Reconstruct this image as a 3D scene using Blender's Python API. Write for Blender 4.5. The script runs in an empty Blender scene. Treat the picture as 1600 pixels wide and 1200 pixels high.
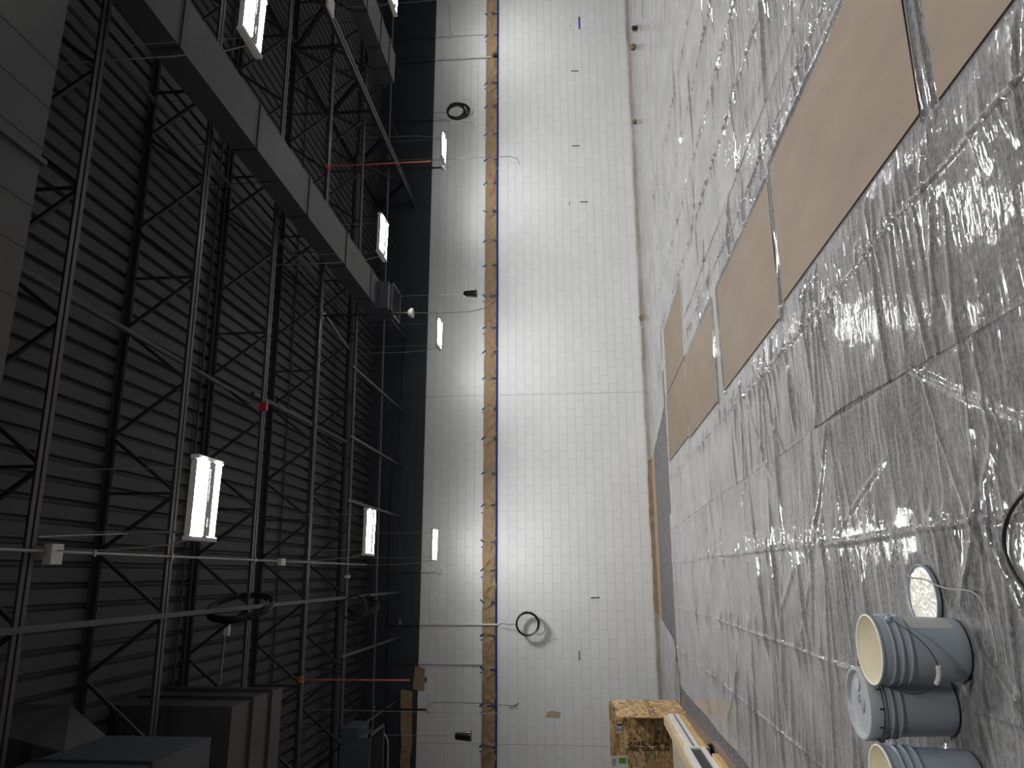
import bpy, math, random
import numpy as np
from mathutils import Matrix, Vector
random.seed(7); RNG = np.random.default_rng(11)
SC = bpy.context.scene; COL = SC.collection

# ------------------------------------------------------------------ camera geometry (photo turned on its side: image left = up)
F = 1155.0
def _n(a): return a/np.linalg.norm(a)
_X = _n(np.array([4495., -11., F])); _U = np.array([-250., -13600., F]); _U = _n(_U-_U.dot(_X)*_X); _Y = np.cross(_U, _X)
R = np.array([_X, _Y, _U]); CAM = np.array([0, 0, 1.6])
def ray(p): return R @ np.array([600.-p[1], p[0]-800., F])
def onY(p, Y): r = ray(p); return CAM+r*Y/r[1]
def onZ(p, z): r = ray(p); return CAM+r*(z-1.6)/r[2]
def onX(p, X): r = ray(p); return CAM+r*X/r[0]
def onF(p): r = ray(p); return CAM+r*(-1.6/(r[2]+.01*r[1]))
def fz(y): return -.01*y                       # the floor falls one percent towards the far wall
WY = 17.5                                      # face of the far block wall
def zb(X, Y): return 5.8+.0136*X-.0036*Y       # underside of the joists
JD = .80                                       # joist depth
def zd(X, Y): return zb(X, Y)+JD               # underside of the deck

cam = bpy.data.cameras.new('camera'); cam.sensor_width = 36; cam.lens = 36*F/1600; cam.clip_end = 100; cam.clip_start = .05
co = bpy.data.objects.new('camera', cam); COL.objects.link(co)
bx_, by_, bz_ = R@np.array([0, 1., 0]), R@np.array([1., 0, 0]), R@np.array([0, 0, -1.])
co.matrix_world = Matrix(((bx_[0], by_[0], bz_[0], CAM[0]), (bx_[1], by_[1], bz_[1], CAM[1]), (bx_[2], by_[2], bz_[2], CAM[2]), (0, 0, 0, 1)))
SC.camera = co
SC.view_settings.view_transform = 'Standard'; SC.view_settings.look = 'None'; SC.view_settings.gamma = 1
SC.view_settings.use_curve_mapping = False; SC.view_settings.exposure = 0.14
w = bpy.data.worlds.new('world'); SC.world = w; w.use_nodes = True
w.node_tree.nodes['Background'].inputs[0].default_value = (0, 0, 0, 1); w.node_tree.nodes['Background'].inputs[1].default_value = 0

# ------------------------------------------------------------------ materials
def mat(name):
    m = bpy.data.materials.new(name); m.use_nodes = True; nt = m.node_tree
    return m, nt, nt.nodes['Principled BSDF']
def N(nt, t, **k):
    n = nt.nodes.new(t)
    for a, b in k.items():
        if a.startswith('i_'): n.inputs[a[2:].replace('_', ' ')].default_value = b
        else: setattr(n, a, b)
    return n
def c4(c): return (c[0], c[1], c[2], 1)
def plain(name, col, rough=.5, metal=0, var=.12, scale=6, bump=0, bscale=60, spec=.5, stretch=(1, 1, 1)):
    m, nt, p = mat(name)
    tc = N(nt, 'ShaderNodeTexCoord'); mp = N(nt, 'ShaderNodeMapping'); mp.inputs['Scale'].default_value = stretch
    nt.links.new(tc.outputs['Object'], mp.inputs['Vector'])
    no = N(nt, 'ShaderNodeTexNoise', i_Scale=scale, i_Detail=5.); nt.links.new(mp.outputs[0], no.inputs['Vector'])
    cr = N(nt, 'ShaderNodeValToRGB')
    cr.color_ramp.elements[0].position = .3; cr.color_ramp.elements[1].position = .7
    cr.color_ramp.elements[0].color = c4([x*(1-var) for x in col]); cr.color_ramp.elements[1].color = c4([min(1, x*(1+var)) for x in col])
    nt.links.new(no.outputs[0], cr.inputs[0]); nt.links.new(cr.outputs[0], p.inputs['Base Color'])
    p.inputs['Roughness'].default_value = rough; p.inputs['Metallic'].default_value = metal; p.inputs['Specular IOR Level'].default_value = spec
    if bump:
        n2 = N(nt, 'ShaderNodeTexNoise', i_Scale=bscale, i_Detail=4.); nt.links.new(mp.outputs[0], n2.inputs['Vector'])
        b = N(nt, 'ShaderNodeBump', i_Strength=bump, i_Distance=.01); nt.links.new(n2.outputs[0], b.inputs['Height']); nt.links.new(b.outputs[0], p.inputs['Normal'])
    return m
def emit(name, col, s):
    m, nt, p = mat(name); p.inputs['Base Color'].default_value = c4((.9, .9, .9))
    p.inputs['Emission Color'].default_value = c4(col); p.inputs['Emission Strength'].default_value = s
    return m
def block(name, col, mort, rough):
    m, nt, p = mat(name)
    tc = N(nt, 'ShaderNodeTexCoord'); sp = N(nt, 'ShaderNodeSeparateXYZ'); nt.links.new(tc.outputs['Object'], sp.inputs[0])
    ax = N(nt, 'ShaderNodeMath', operation='ADD'); ax.inputs[1].default_value = 40.64-3.256+.004
    az = N(nt, 'ShaderNodeMath', operation='ADD'); az.inputs[1].default_value = 20.32-3.205+.003
    nt.links.new(sp.outputs[0], ax.inputs[0]); nt.links.new(sp.outputs[2], az.inputs[0])
    cb = N(nt, 'ShaderNodeCombineXYZ'); nt.links.new(ax.outputs[0], cb.inputs[0]); nt.links.new(az.outputs[0], cb.inputs[1])
    br = N(nt, 'ShaderNodeTexBrick', offset=.5, offset_frequency=2, squash=1.0)
    for k, v in (('Scale', 1.), ('Brick Width', .4064), ('Row Height', .2032), ('Mortar Size', .0045), ('Mortar Smooth', .6), ('Bias', 0.)): br.inputs[k].default_value = v
    br.inputs['Color1'].default_value = c4(col); br.inputs['Color2'].default_value = c4([x*.965 for x in col]); br.inputs['Mortar'].default_value = c4(mort)
    nt.links.new(cb.outputs[0], br.inputs['Vector'])
    # two vertical movement joints
    mx = None
    for xj in (4.235, -3.602):
        s = N(nt, 'ShaderNodeMath', operation='SUBTRACT'); s.inputs[1].default_value = xj; nt.links.new(sp.outputs[0], s.inputs[0])
        a = N(nt, 'ShaderNodeMath', operation='ABSOLUTE'); nt.links.new(s.outputs[0], a.inputs[0])
        l = N(nt, 'ShaderNodeMath', operation='LESS_THAN'); l.inputs[1].default_value = .006; nt.links.new(a.outputs[0], l.inputs[0])
        if mx:
            q = N(nt, 'ShaderNodeMath', operation='MAXIMUM'); nt.links.new(mx.outputs[0], q.inputs[0]); nt.links.new(l.outputs[0], q.inputs[1]); mx = q
        else: mx = l
    no = N(nt, 'ShaderNodeTexNoise', i_Scale=1.3, i_Detail=6.); nt.links.new(tc.outputs['Object'], no.inputs['Vector'])
    vr = N(nt, 'ShaderNodeMapRange'); vr.inputs['To Min'].default_value = .93; vr.inputs['To Max'].default_value = 1.05; nt.links.new(no.outputs[0], vr.inputs[0])
    m1 = N(nt, 'ShaderNodeMix', data_type='RGBA', blend_type='MULTIPLY'); m1.inputs[0].default_value = 1
    nt.links.new(br.outputs[0], m1.inputs[6]); nt.links.new(vr.outputs[0], m1.inputs[7])
    m2 = N(nt, 'ShaderNodeMix', data_type='RGBA'); nt.links.new(mx.outputs[0], m2.inputs[0]); nt.links.new(m1.outputs[2], m2.inputs[6]); m2.inputs[7].default_value = c4([x*.75 for x in mort])
    nt.links.new(m2.outputs[2], p.inputs['Base Color'])
    inv = N(nt, 'ShaderNodeMath', operation='MULTIPLY_ADD'); inv.inputs[1].default_value = -1; inv.inputs[2].default_value = 1; nt.links.new(br.outputs['Fac'], inv.inputs[0])
    n2 = N(nt, 'ShaderNodeTexNoise', i_Scale=90., i_Detail=3.); nt.links.new(tc.outputs['Object'], n2.inputs['Vector'])
    ad = N(nt, 'ShaderNodeMath', operation='MULTIPLY_ADD'); ad.inputs[1].default_value = .12; nt.links.new(n2.outputs[0], ad.inputs[0]); nt.links.new(inv.outputs[0], ad.inputs[2])
    b = N(nt, 'ShaderNodeBump', i_Strength=.7, i_Distance=.006); nt.links.new(ad.outputs[0], b.inputs['Height']); nt.links.new(b.outputs[0], p.inputs['Normal'])
    p.inputs['Roughness'].default_value = rough
    return m
M = {}
M['wall_white'] = block('white_block_paint', (.75, .77, .78), (.54, .55, .555), .40)
M['wall_dark'] = block('charcoal_block_paint', (.033, .038, .048), (.024, .027, .035), .5)
M['side_white'] = plain('white_wall_paint', (.72, .71, .68), .6, var=.03)
M['deck'] = plain('charcoal_deck_paint', (.046, .0450, .054), .62, var=.12, scale=3)
M['steel'] = plain('charcoal_steel_shaded', (.030, .029, .034), .5, var=.12, scale=4)  # shade on the joist webs is put into this darker copy of the paint
M['chord'] = plain('charcoal_steel_lit', (.062, .060, .066), .45, var=.1, scale=4)  # same paint as the webs, lit tone of the bottom chords in the colour
M['duct'] = plain('charcoal_duct_paint', (.055, .0535, .058), .5, var=.07, scale=2)
M['seam'] = plain('charcoal_seam_paint', (.040, .039, .043), .5, var=.07, scale=2)
M['ductblue'] = plain('slate_duct_paint', (.055, .062, .078), .5, var=.08, scale=2)
M['white_metal'] = plain('white_enamel', (.62, .62, .60), .4, var=.04)
M['grey_metal'] = plain('galvanised_conduit', (.30, .30, .30), .35, metal=.6, var=.1)
M['lens'] = emit('lit_lens', (1.0, .985, .955), 205)
M['black'] = plain('black_rubber', (.012, .012, .013), .4, var=.1)
M['black_gloss'] = plain('black_gloss_plastic', (.015, .015, .015), .25, var=.1)
M['red_rod'] = plain('red_paint', (.50, .10, .085), .45, var=.1)
M['red_box'] = plain('red_enamel', (.42, .02, .03), .35, var=.1)
M['blue_tape'] = plain('blue_painters_tape', (.012, .035, .19), .6, var=.1)
M['kraft'] = plain('brown_kraft_paper', (.31, .215, .12), .65, var=.10, scale=3, bump=.25, bscale=9)
M['paperbrown'] = plain('tan_builder_paper', (.33, .24, .165), .7, var=.08, scale=4)
M['base'] = plain('bare_base_strip', (.27, .215, .14), .8, var=.25, scale=9, bump=.6, bscale=25)
M['hardboard'] = plain('brown_hardboard', (.190, .140, .099), .55, var=.13, scale=1.6, stretch=(2.2, .7, 1))
M['hb_edge'] = plain('hardboard_edge', (.05, .035, .025), .8, var=.1)
M['pail'] = plain('slate_grey_pail_plastic', (.29, .33, .375), .36, var=.05)
M['lidgrey'] = plain('grey_lid_plastic', (.36, .385, .40), .38, var=.05)
M['cream'] = plain('cream_paint', (.88, .83, .69), .45, var=.07, scale=9)
M['creamwet'] = plain('wet_cream_paint', (.86, .84, .76), .2, var=.06, scale=14, bump=.5, bscale=22)
M['label'] = plain('grey_label', (.42, .43, .43), .5, var=.06, scale=30)
M['ink'] = plain('black_ink', (.03, .025, .02), .7, var=.1)
M['wire'] = plain('steel_wire', (.09, .095, .10), .35, metal=.7, var=.1)
M['greywire'] = plain('grey_cord', (.30, .30, .29), .5, var=.1)
M['pine'] = plain('pine_lumber', (.62, .49, .31), .6, var=.18, scale=5, stretch=(6, .6, 6))
M['yellowpine'] = plain('yellow_pine_lumber', (.62, .43, .19), .6, var=.2, scale=5, stretch=(6, .6, 6))
M['vinyl'] = plain('white_vinyl', (.78, .79, .80), .35, var=.03)
M['channel'] = plain('brown_channel', (.16, .13, .10), .5, var=.1)
M['glass'] = plain('dark_glass', (.012, .013, .015), .25, var=.1, spec=.15)
M['palewood'] = plain('pale_wrapped_wood', (.50, .45, .36), .45, var=.12, scale=5, stretch=(.5, 5, 1))
M['brownboard'] = plain('brown_board', (.19, .13, .09), .7, var=.12)
M['green'] = plain('green_print', (.12, .30, .04), .6, var=.1)
M['whitepaper'] = plain('white_paper', (.68, .68, .66), .6, var=.03)
M['tanpatch'] = plain('tan_patch', (.45, .38, .26), .7, var=.1)
# carpet
def carpet():
    m, nt, p = mat('grey_loop_carpet'); tc = N(nt, 'ShaderNodeTexCoord')
    a = N(nt, 'ShaderNodeTexNoise', i_Scale=48., i_Detail=5.); nt.links.new(tc.outputs['Object'], a.inputs['Vector'])
    mp = N(nt, 'ShaderNodeMapping'); mp.inputs['Scale'].default_value = (9, 95, 1); mp.inputs['Rotation'].default_value = (0, 0, .15)
    nt.links.new(tc.outputs['Object'], mp.inputs['Vector'])
    b = N(nt, 'ShaderNodeTexNoise', i_Scale=1., i_Detail=2.); nt.links.new(mp.outputs[0], b.inputs['Vector'])
    ad = N(nt, 'ShaderNodeMath', operation='ADD'); nt.links.new(a.outputs[0], ad.inputs[0]); nt.links.new(b.outputs[0], ad.inputs[1])
    cr = N(nt, 'ShaderNodeValToRGB'); e = cr.color_ramp.elements
    hf = N(nt, 'ShaderNodeMath', operation='MULTIPLY'); hf.inputs[1].default_value = .5; nt.links.new(ad.outputs[0], hf.inputs[0])
    e[0].position = .40; e[0].color = c4((.030, .030, .033)); e[1].position = .60; e[1].color = c4((.28, .275, .285))
    nt.links.new(hf.outputs[0], cr.inputs[0]); nt.links.new(cr.outputs[0], p.inputs['Base Color']); p.inputs['Roughness'].default_value = .95
    p.inputs['Specular IOR Level'].default_value = .1
    bm = N(nt, 'ShaderNodeBump', i_Strength=.5, i_Distance=.004); nt.links.new(ad.outputs[0], bm.inputs['Height']); nt.links.new(bm.outputs[0], p.inputs['Normal'])
    return m
M['carpet'] = carpet()
def film():
    m, nt, p = mat('clear_plastic_film'); nt.nodes.remove(p); out = nt.nodes['Material Output']
    L = nt.links.new
    tc = N(nt, 'ShaderNodeTexCoord')
    mp = N(nt, 'ShaderNodeMapping'); mp.inputs['Scale'].default_value = (2.0, 17, 1); L(tc.outputs['Object'], mp.inputs['Vector'])
    n1 = N(nt, 'ShaderNodeTexNoise', i_Scale=1., i_Detail=3., i_Distortion=.8); L(mp.outputs[0], n1.inputs['Vector'])
    n3 = N(nt, 'ShaderNodeTexNoise', i_Scale=9., i_Detail=2.); L(tc.outputs['Object'], n3.inputs['Vector'])
    ad = N(nt, 'ShaderNodeMath', operation='MULTIPLY_ADD'); ad.inputs[1].default_value = .5; L(n3.outputs[0], ad.inputs[0]); L(n1.outputs[0], ad.inputs[2])
    b = N(nt, 'ShaderNodeBump', i_Strength=.30, i_Distance=.020); L(ad.outputs[0], b.inputs['Height'])
    geo = N(nt, 'ShaderNodeNewGeometry')
    dt = N(nt, 'ShaderNodeVectorMath', operation='DOT_PRODUCT'); L(geo.outputs['Incoming'], dt.inputs[0]); L(b.outputs[0], dt.inputs[1])
    ab = N(nt, 'ShaderNodeMath', operation='ABSOLUTE'); L(dt.outputs['Value'], ab.inputs[0])
    mxx = N(nt, 'ShaderNodeMath', operation='MAXIMUM'); mxx.inputs[1].default_value = .05; L(ab.outputs[0], mxx.inputs[0])
    # milky film: the slanted path through it scatters more
    n2 = N(nt, 'ShaderNodeTexNoise', i_Scale=1.7, i_Detail=4.); L(tc.outputs['Object'], n2.inputs['Vector'])
    hz = N(nt, 'ShaderNodeMapRange'); hz.inputs['From Min'].default_value = .35; hz.inputs['From Max'].default_value = .65
    hz.inputs['To Min'].default_value = -.065; hz.inputs['To Max'].default_value = -.120; L(n2.outputs[0], hz.inputs[0])
    dv = N(nt, 'ShaderNodeMath', operation='DIVIDE'); L(hz.outputs[0], dv.inputs[0]); L(mxx.outputs[0], dv.inputs[1])
    ex = N(nt, 'ShaderNodeMath', operation='EXPONENT'); L(dv.outputs[0], ex.inputs[0])
    tr = N(nt, 'ShaderNodeBsdfTransparent'); tr.inputs[0].default_value = (.97, .97, .98, 1)
    df = N(nt, 'ShaderNodeBsdfDiffuse'); df.inputs[0].default_value = (.74, .74, .74, 1)
    mx = N(nt, 'ShaderNodeMixShader'); L(ex.outputs[0], mx.inputs[0]); L(df.outputs[0], mx.inputs[1]); L(tr.outputs[0], mx.inputs[2])
    gl = N(nt, 'ShaderNodeBsdfGlossy', i_Roughness=.07); L(b.outputs[0], gl.inputs['Normal'])
    fr = N(nt, 'ShaderNodeFresnel', i_IOR=1.6); L(b.outputs[0], fr.inputs['Normal'])
    m2 = N(nt, 'ShaderNodeMixShader'); L(fr.outputs[0], m2.inputs[0]); L(mx.outputs[0], m2.inputs[1]); L(gl.outputs[0], m2.inputs[2])
    L(m2.outputs[0], out.inputs[0])
    return m
M['film'] = film()
def osb(name, k=1.):
    m, nt, p = mat(name); tc = N(nt, 'ShaderNodeTexCoord')
    cols = []
    for i, (sc, ro) in enumerate((((3, 13, 13), .5), ((13, 4, 13), -.6), ((10, 9, 3), .9))):
        mp = N(nt, 'ShaderNodeMapping'); mp.inputs['Scale'].default_value = sc; mp.inputs['Rotation'].default_value = (ro, ro*.7, ro)
        nt.links.new(tc.outputs['Object'], mp.inputs['Vector'])
        v = N(nt, 'ShaderNodeTexVoronoi', i_Scale=1.2); nt.links.new(mp.outputs[0], v.inputs['Vector'])
        cols.append(v)
    mm = N(nt, 'ShaderNodeMath', operation='LESS_THAN'); nt.links.new(cols[0].outputs[0], mm.inputs[0]); nt.links.new(cols[1].outputs[0], mm.inputs[1])
    mx = N(nt, 'ShaderNodeMix', data_type='RGBA'); nt.links.new(mm.outputs[0], mx.inputs[0]); nt.links.new(cols[0].outputs[1], mx.inputs[6]); nt.links.new(cols[1].outputs[1], mx.inputs[7])
    sp = N(nt, 'ShaderNodeSeparateColor'); nt.links.new(mx.outputs[2], sp.inputs[0])
    cr = N(nt, 'ShaderNodeValToRGB'); e = cr.color_ramp.elements
    e[0].position = .0; e[0].color = c4((.10*k, .058*k, .025*k)); e[1].position = 1; e[1].color = c4((.52*k, .36*k, .18*k))
    q = cr.color_ramp.elements.new(.45); q.color = c4((.30*k, .19*k, .085*k))
    nt.links.new(sp.outputs[0], cr.inputs[0]); nt.links.new(cr.outputs[0], p.inputs['Base Color']); p.inputs['Roughness'].default_value = .7
    b = N(nt, 'ShaderNodeBump', i_Strength=.4, i_Distance=.004); nt.links.new(sp.outputs[0], b.inputs['Height']); nt.links.new(b.outputs[0], p.inputs['Normal'])
    return m
M['osb'] = osb('strand_board', 1.6); M['osb_light'] = osb('fresh_strand_board', 1.55)

# ------------------------------------------------------------------ mesh helpers
class MB:
    def __init__(s): s.v = []; s.f = []; s.mi = []
    def add(s, vs, fs, mi=0):
        o = len(s.v); s.v += [tuple(map(float, a)) for a in vs]; s.f += [tuple(o+i for i in f) for f in fs]; s.mi += [mi]*len(fs); return s
    def box(s, a, b, mi=0):
        x0, y0, z0 = a; x1, y1, z1 = b
        return s.hexa([(x0, y0, z0), (x1, y0, z0), (x1, y1, z0), (x0, y1, z0), (x0, y0, z1), (x1, y0, z1), (x1, y1, z1), (x0, y1, z1)], mi)
    def hexa(s, vs, mi=0):
        return s.add(vs, [(0, 3, 2, 1), (4, 5, 6, 7), (0, 1, 5, 4), (1, 2, 6, 5), (2, 3, 7, 6), (3, 0, 4, 7)], mi)
    def bar(s, p, q, wd, ht, up=(0, 0, 1), mi=0):        # rectangular bar from p to q
        p = Vector(p); q = Vector(q); d = (q-p).normalized(); u = Vector(up)
        if abs(d.dot(u)) > .99: u = Vector((0, 1, 0))
        sd = d.cross(u).normalized(); u = sd.cross(d).normalized()
        a, b = sd*wd/2, u*ht/2
        return s.hexa([p-a-b, p+a-b, q+a-b, q-a-b, p-a+b, p+a+b, q+a+b, q-a+b], mi)
    def tube(s, path, r, n=8, closed=False, mi=0, cap=True):
        P = [Vector(p) for p in path]; m = len(P); rings = []; prev = None
        rr = r if isinstance(r, (list, tuple)) else [r]*m
        for i in range(m):
            if closed: t = P[(i+1) % m]-P[i-1]
            else: t = P[min(i+1, m-1)]-P[max(i-1, 0)]
            t.normalize()
            if prev is None:
                a = Vector((0, 0, 1)) if abs(t.z) < .9 else Vector((1, 0, 0)); nx = t.cross(a).normalized()
            else: nx = (prev-t*prev.dot(t)).normalized()
            prev = nx; ny = t.cross(nx)
            rings.append([P[i]+(nx*math.cos(2*math.pi*k/n)+ny*math.sin(2*math.pi*k/n))*rr[i] for k in range(n)])
        vs = [v for g in rings for v in g]; fs = []
        for i in range(m if closed else m-1):
            j = (i+1) % m
            for k in range(n): fs.append((i*n+k, i*n+(k+1) % n, j*n+(k+1) % n, j*n+k))
        if cap and not closed: fs += [tuple(range(n-1, -1, -1)), tuple((m-1)*n+k for k in range(n))]
        return s.add(vs, fs, mi)
    def lathe(s, prof, n=48, c=(0, 0, 0), mi=0, ang=2*math.pi):
        vs = []; fs = []; m = len(prof)
        for i, (r, z) in enumerate(prof):
            for k in range(n):
                a = ang*k/n; vs.append((c[0]+r*math.cos(a), c[1]+r*math.sin(a), c[2]+z))
        for i in range(m-1):
            for k in range(n): fs.append((i*n+k, i*n+(k+1) % n, (i+1)*n+(k+1) % n, (i+1)*n+k))
        return s.add(vs, fs, mi)
    def build(s, name, m, parent=None, smooth=False, loc=None, bevel=0):
        me = bpy.data.meshes.new(name); me.from_pydata(s.v, [], s.f)
        for q in (m if isinstance(m, (list, tuple)) else [m]): me.materials.append(M[q] if isinstance(q, str) else q)
        if any(s.mi): me.polygons.foreach_set('material_index', s.mi)
        if smooth: me.polygons.foreach_set('use_smooth', [True]*len(me.polygons))
        me.update(); o = bpy.data.objects.new(name, me); COL.objects.link(o)
        if parent: o.parent = parent
        if loc is not None: o.location = loc
        if bevel:
            b = o.modifiers.new('bevel', 'BEVEL'); b.width = bevel; b.segments = 2; b.limit_method = 'ANGLE'
        if smooth: 
            e = o.modifiers.new('edges', 'EDGE_SPLIT'); e.split_angle = .7
        return o
def thing(name, label, cat, loc=(0, 0, 0), group=None, rz=0):
    o = bpy.data.objects.new(name, None); o.empty_display_size = .1; COL.objects.link(o); o.location = loc; o.rotation_euler = (0, 0, rz)
    return tag(o, label, cat, group)
def tag(o, label=None, cat=None, group=None, kind=None):
    if label: o['label'] = label
    if cat: o['category'] = cat
    if group: o['group'] = group
    if kind: o['kind'] = kind
    return o
def copy_tree(o, parent=None):
    c = o.copy(); COL.objects.link(c)
    if parent: c.parent = parent
    for ch in list(o.children): copy_tree(ch, c)
    return c
def struct(o): o['kind'] = 'structure'; return o
ORD = ['first', 'second', 'third', 'fourth', 'fifth', 'sixth', 'seventh', 'eighth', 'ninth', 'tenth', 'eleventh', 'twelfth', 'thirteenth', 'fourteenth', 'fifteenth', 'sixteenth',
       'seventeenth', 'eighteenth', 'nineteenth', 'twentieth', 'twenty-first', 'twenty-second', 'twenty-third', 'twenty-fourth', 'twenty-fifth', 'twenty-sixth', 'twenty-seventh', 'twenty-eighth', 'twenty-ninth', 'thirtieth']
def vnoise(x, y, seed):
    r = np.random.default_rng(seed); T = r.random((256, 256))
    xi = np.floor(x).astype(int); yi = np.floor(y).astype(int); fx = x-xi; fy = y-yi
    fx = fx*fx*fx*(fx*(fx*6-15)+10); fy = fy*fy*fy*(fy*(fy*6-15)+10)
    a = T[xi % 256, yi % 256]; b = T[(xi+1) % 256, yi % 256]; c = T[xi % 256, (yi+1) % 256]; d = T[(xi+1) % 256, (yi+1) % 256]
    return (a*(1-fx)+b*fx)*(1-fy)+(c*(1-fx)+d*fx)*fy
def grid(name, X, Y, Z, m, parent=None, smooth=True):
    ny, nx = X.shape
    v = np.stack([X, Y, Z], -1).reshape(-1, 3)
    i = np.arange(ny*nx).reshape(ny, nx); f = np.stack([i[:-1, :-1], i[:-1, 1:], i[1:, 1:], i[1:, :-1]], -1).reshape(-1, 4)
    me = bpy.data.meshes.new(name); me.from_pydata(v.tolist(), [], f.tolist()); me.materials.append(M[m])
    if smooth: me.polygons.foreach_set('use_smooth', [True]*len(me.polygons))
    o = bpy.data.objects.new(name, me); COL.objects.link(o)
    if parent: o.parent = parent
    return o

# ------------------------------------------------------------------ the setting
XL, XR, YB = -6.5, 19.5, -5.0
b = MB(); b.hexa([(XL, YB, fz(YB)-.2), (XR, YB, fz(YB)-.2), (XR, WY, fz(WY)-.2), (XL, WY, fz(WY)-.2), (XL, YB, fz(YB)), (XR, YB, fz(YB)), (XR, WY, fz(WY)), (XL, WY, fz(WY))])
struct(b.build('floor', 'carpet'))
PZ = 5.245                                   # edge between the white and the charcoal paint
b = MB(); b.box((XL-.2, WY, -.6), (XR+.2, WY+.2, PZ), 0); b.box((XL-.2, WY, PZ), (XR+.2, WY+.2, 7.4), 1)
struct(b.build('wall_back', ['wall_white', 'wall_dark']))
for nm, a, c in (('wall_left', (XL-.2, YB), (XL, WY)), ('wall_right', (XR, YB), (XR+.2, WY)), ('wall_front', (XL-.2, YB-.2), (XR+.2, YB))):
    b = MB(); b.box((a[0], a[1], -.4), (c[0], c[1], PZ), 0); b.box((a[0], a[1], PZ), (c[0], c[1], 7.4), 1)
    struct(b.build(nm, ['side_white', 'deck']))
# fluted roof deck, ribs running towards the far wall
b = MB(); P = .198; x = XL-.1; pr = []
while x < XR+.1:
    pr += [(x, 0), (x+.132, 0), (x+.150, .055), (x+.185, .055)]; x += P
vs = []; fs = []
for (px, h) in pr:
    vs += [(px, YB-.1, zd(px, YB)+h), (px, WY+.1, zd(px, WY)+h)]
for i in range(len(pr)-1): fs.append((2*i, 2*i+1, 2*i+3, 2*i+2))
b.add(vs, fs)
vs2 = [(XL-.1, YB-.1, zd(XL, YB)+.2), (XR+.1, YB-.1, zd(XR, YB)+.2), (XR+.1, WY+.1, zd(XR, WY)+.2), (XL-.1, WY+.1, zd(XL, WY)+.2)]
b.add(vs2, [(0, 1, 2, 3)])
struct(b.build('ceiling', 'deck'))
# bare strip left along the foot of the far wall
X = np.linspace(-3.2, XR, 520); zt = fz(WY)+.10+.018*(vnoise(X*1.6, X*0, 3)-.5)+.01*(vnoise(X*9, X*0, 4)-.5)
cut = (np.abs(((X+.3) % 1.22)-.6) < .02); zt = zt-.012*cut
b = MB(); n = len(X); vs = []; fs = []
for i in range(n):
    d = WY-.012-.008*vnoise(np.array([X[i]*5]), np.array([0.]), 5)[0]
    vs += [(X[i], d, fz(WY)-.005), (X[i], d, zt[i]), (X[i], WY, zt[i]+.004)]
for i in range(n-1): fs += [(3*i, 3*i+3, 3*i+4, 3*i+1), (3*i+1, 3*i+4, 3*i+5, 3*i+2)]
b.add(vs, fs); struct(b.build('baseboard_back', 'base'))

# ------------------------------------------------------------------ steel joists
JY = [3.46+2.005*i for i in range(7)]
GX = 9.49
def joist(label, Y, x0, x1, group):
    t = thing('steel_joist', label, 'joist', (0, 0, 0), group)
    def A(X, dz): return (X, Y, zb(X, Y)+dz)
    b = MB()
    for s in (-1, 1):
        b.bar((x0, Y+s*.034, zb(x0, Y)+.004), (x1, Y+s*.034, zb(x1, Y)+.004), .044, .007)
        b.bar((x0, Y+s*.0145, zb(x0, Y)+.028), (x1, Y+s*.0145, zb(x1, Y)+.028), .006, .05)
    b.build('bottom_chord', 'chord', t)
    b = MB()
    for s in (-1, 1):
        b.bar((x0, Y+s*.04, zb(x0, Y)+JD-.004), (x1, Y+s*.04, zb(x1, Y)+JD-.004), .06, .008)
        b.bar((x0, Y+s*.0145, zb(x0, Y)+JD-.035), (x1, Y+s*.0145, zb(x1, Y)+JD-.035), .008, .06)
    b.build('top_chord', 'steel', t)
    k0 = math.ceil((x0-.83)/1.22); k1 = math.floor((x1-.83)/1.22)
    for k in range(k0, k1+1):
        xn = .83+1.22*k
        for s in (-1, 1):
            xt = xn+s*.60
            if x0 < xt < x1: MB().bar(A(xn+s*.02, .02), A(xt, JD-.02), .034, .034).build('web_diagonal', 'steel', t)
        if k % 2 == 0: MB().bar(A(xn, .02), A(xn, JD-.02), .026, .026).build('web_vertical', 'steel', t)
    return t
NAMEJ = ['nearest the camera, beside the broad duct', 'next behind the nearest one', 'third from the camera', 'fourth from the camera, with the red rods', 'fifth from the camera', 'last one before the far block wall']
for i, Y in enumerate(JY):
    if i == 0: continue
    joist('charcoal open-web roof joist, '+NAMEJ[i-1], Y, XL, GX-.11, 'roof joists left of the girder')
    if i >= 3: joist('charcoal roof joist stub right of the girder, '+ORD[i-3]+' counted from the near end', Y, GX+.11, XR, 'roof joists right of the girder')
# the girder crossing under the joist ends
t = thing('joist_girder', 'deep charcoal girder running to the far wall at the upper right', 'girder', (0, 0, 0))
def zg(Y): return 5.66
b = MB()
for s in (-1, 1):
    b.bar((GX+s*.06, 6, 5.67), (GX+s*.06, WY, 5.67), .075, .012); b.bar((GX+s*.026, 6, 5.71), (GX+s*.026, WY, 5.71), .010, .09)
b.build('bottom_chord', 'chord', t)
b = MB()
for s in (-1, 1): b.bar((GX+s*.06, 6, zd(GX, 6)-.06), (GX+s*.06, WY, zd(GX, WY)-.06), .08, .08)
b.build('top_chord', 'steel', t)
k = 0; y = 6.4
while y < WY-1:
    MB().bar((GX, y, 5.7), (GX, y+1.0, zd(GX, y)-.08), .09, .06).build('web_diagonal', 'steel', t)
    MB().bar((GX, y+1.0, zd(GX, y)-.08), (GX, y+2.0, 5.7), .06, .06).build('web_diagonal', 'steel', t)
    MB().bar((GX, y+1.0, zd(GX, y)-.08), (GX, y+1.0, 5.7), .05, .05).build('web_vertical', 'steel', t)
    y += 2.0
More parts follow.
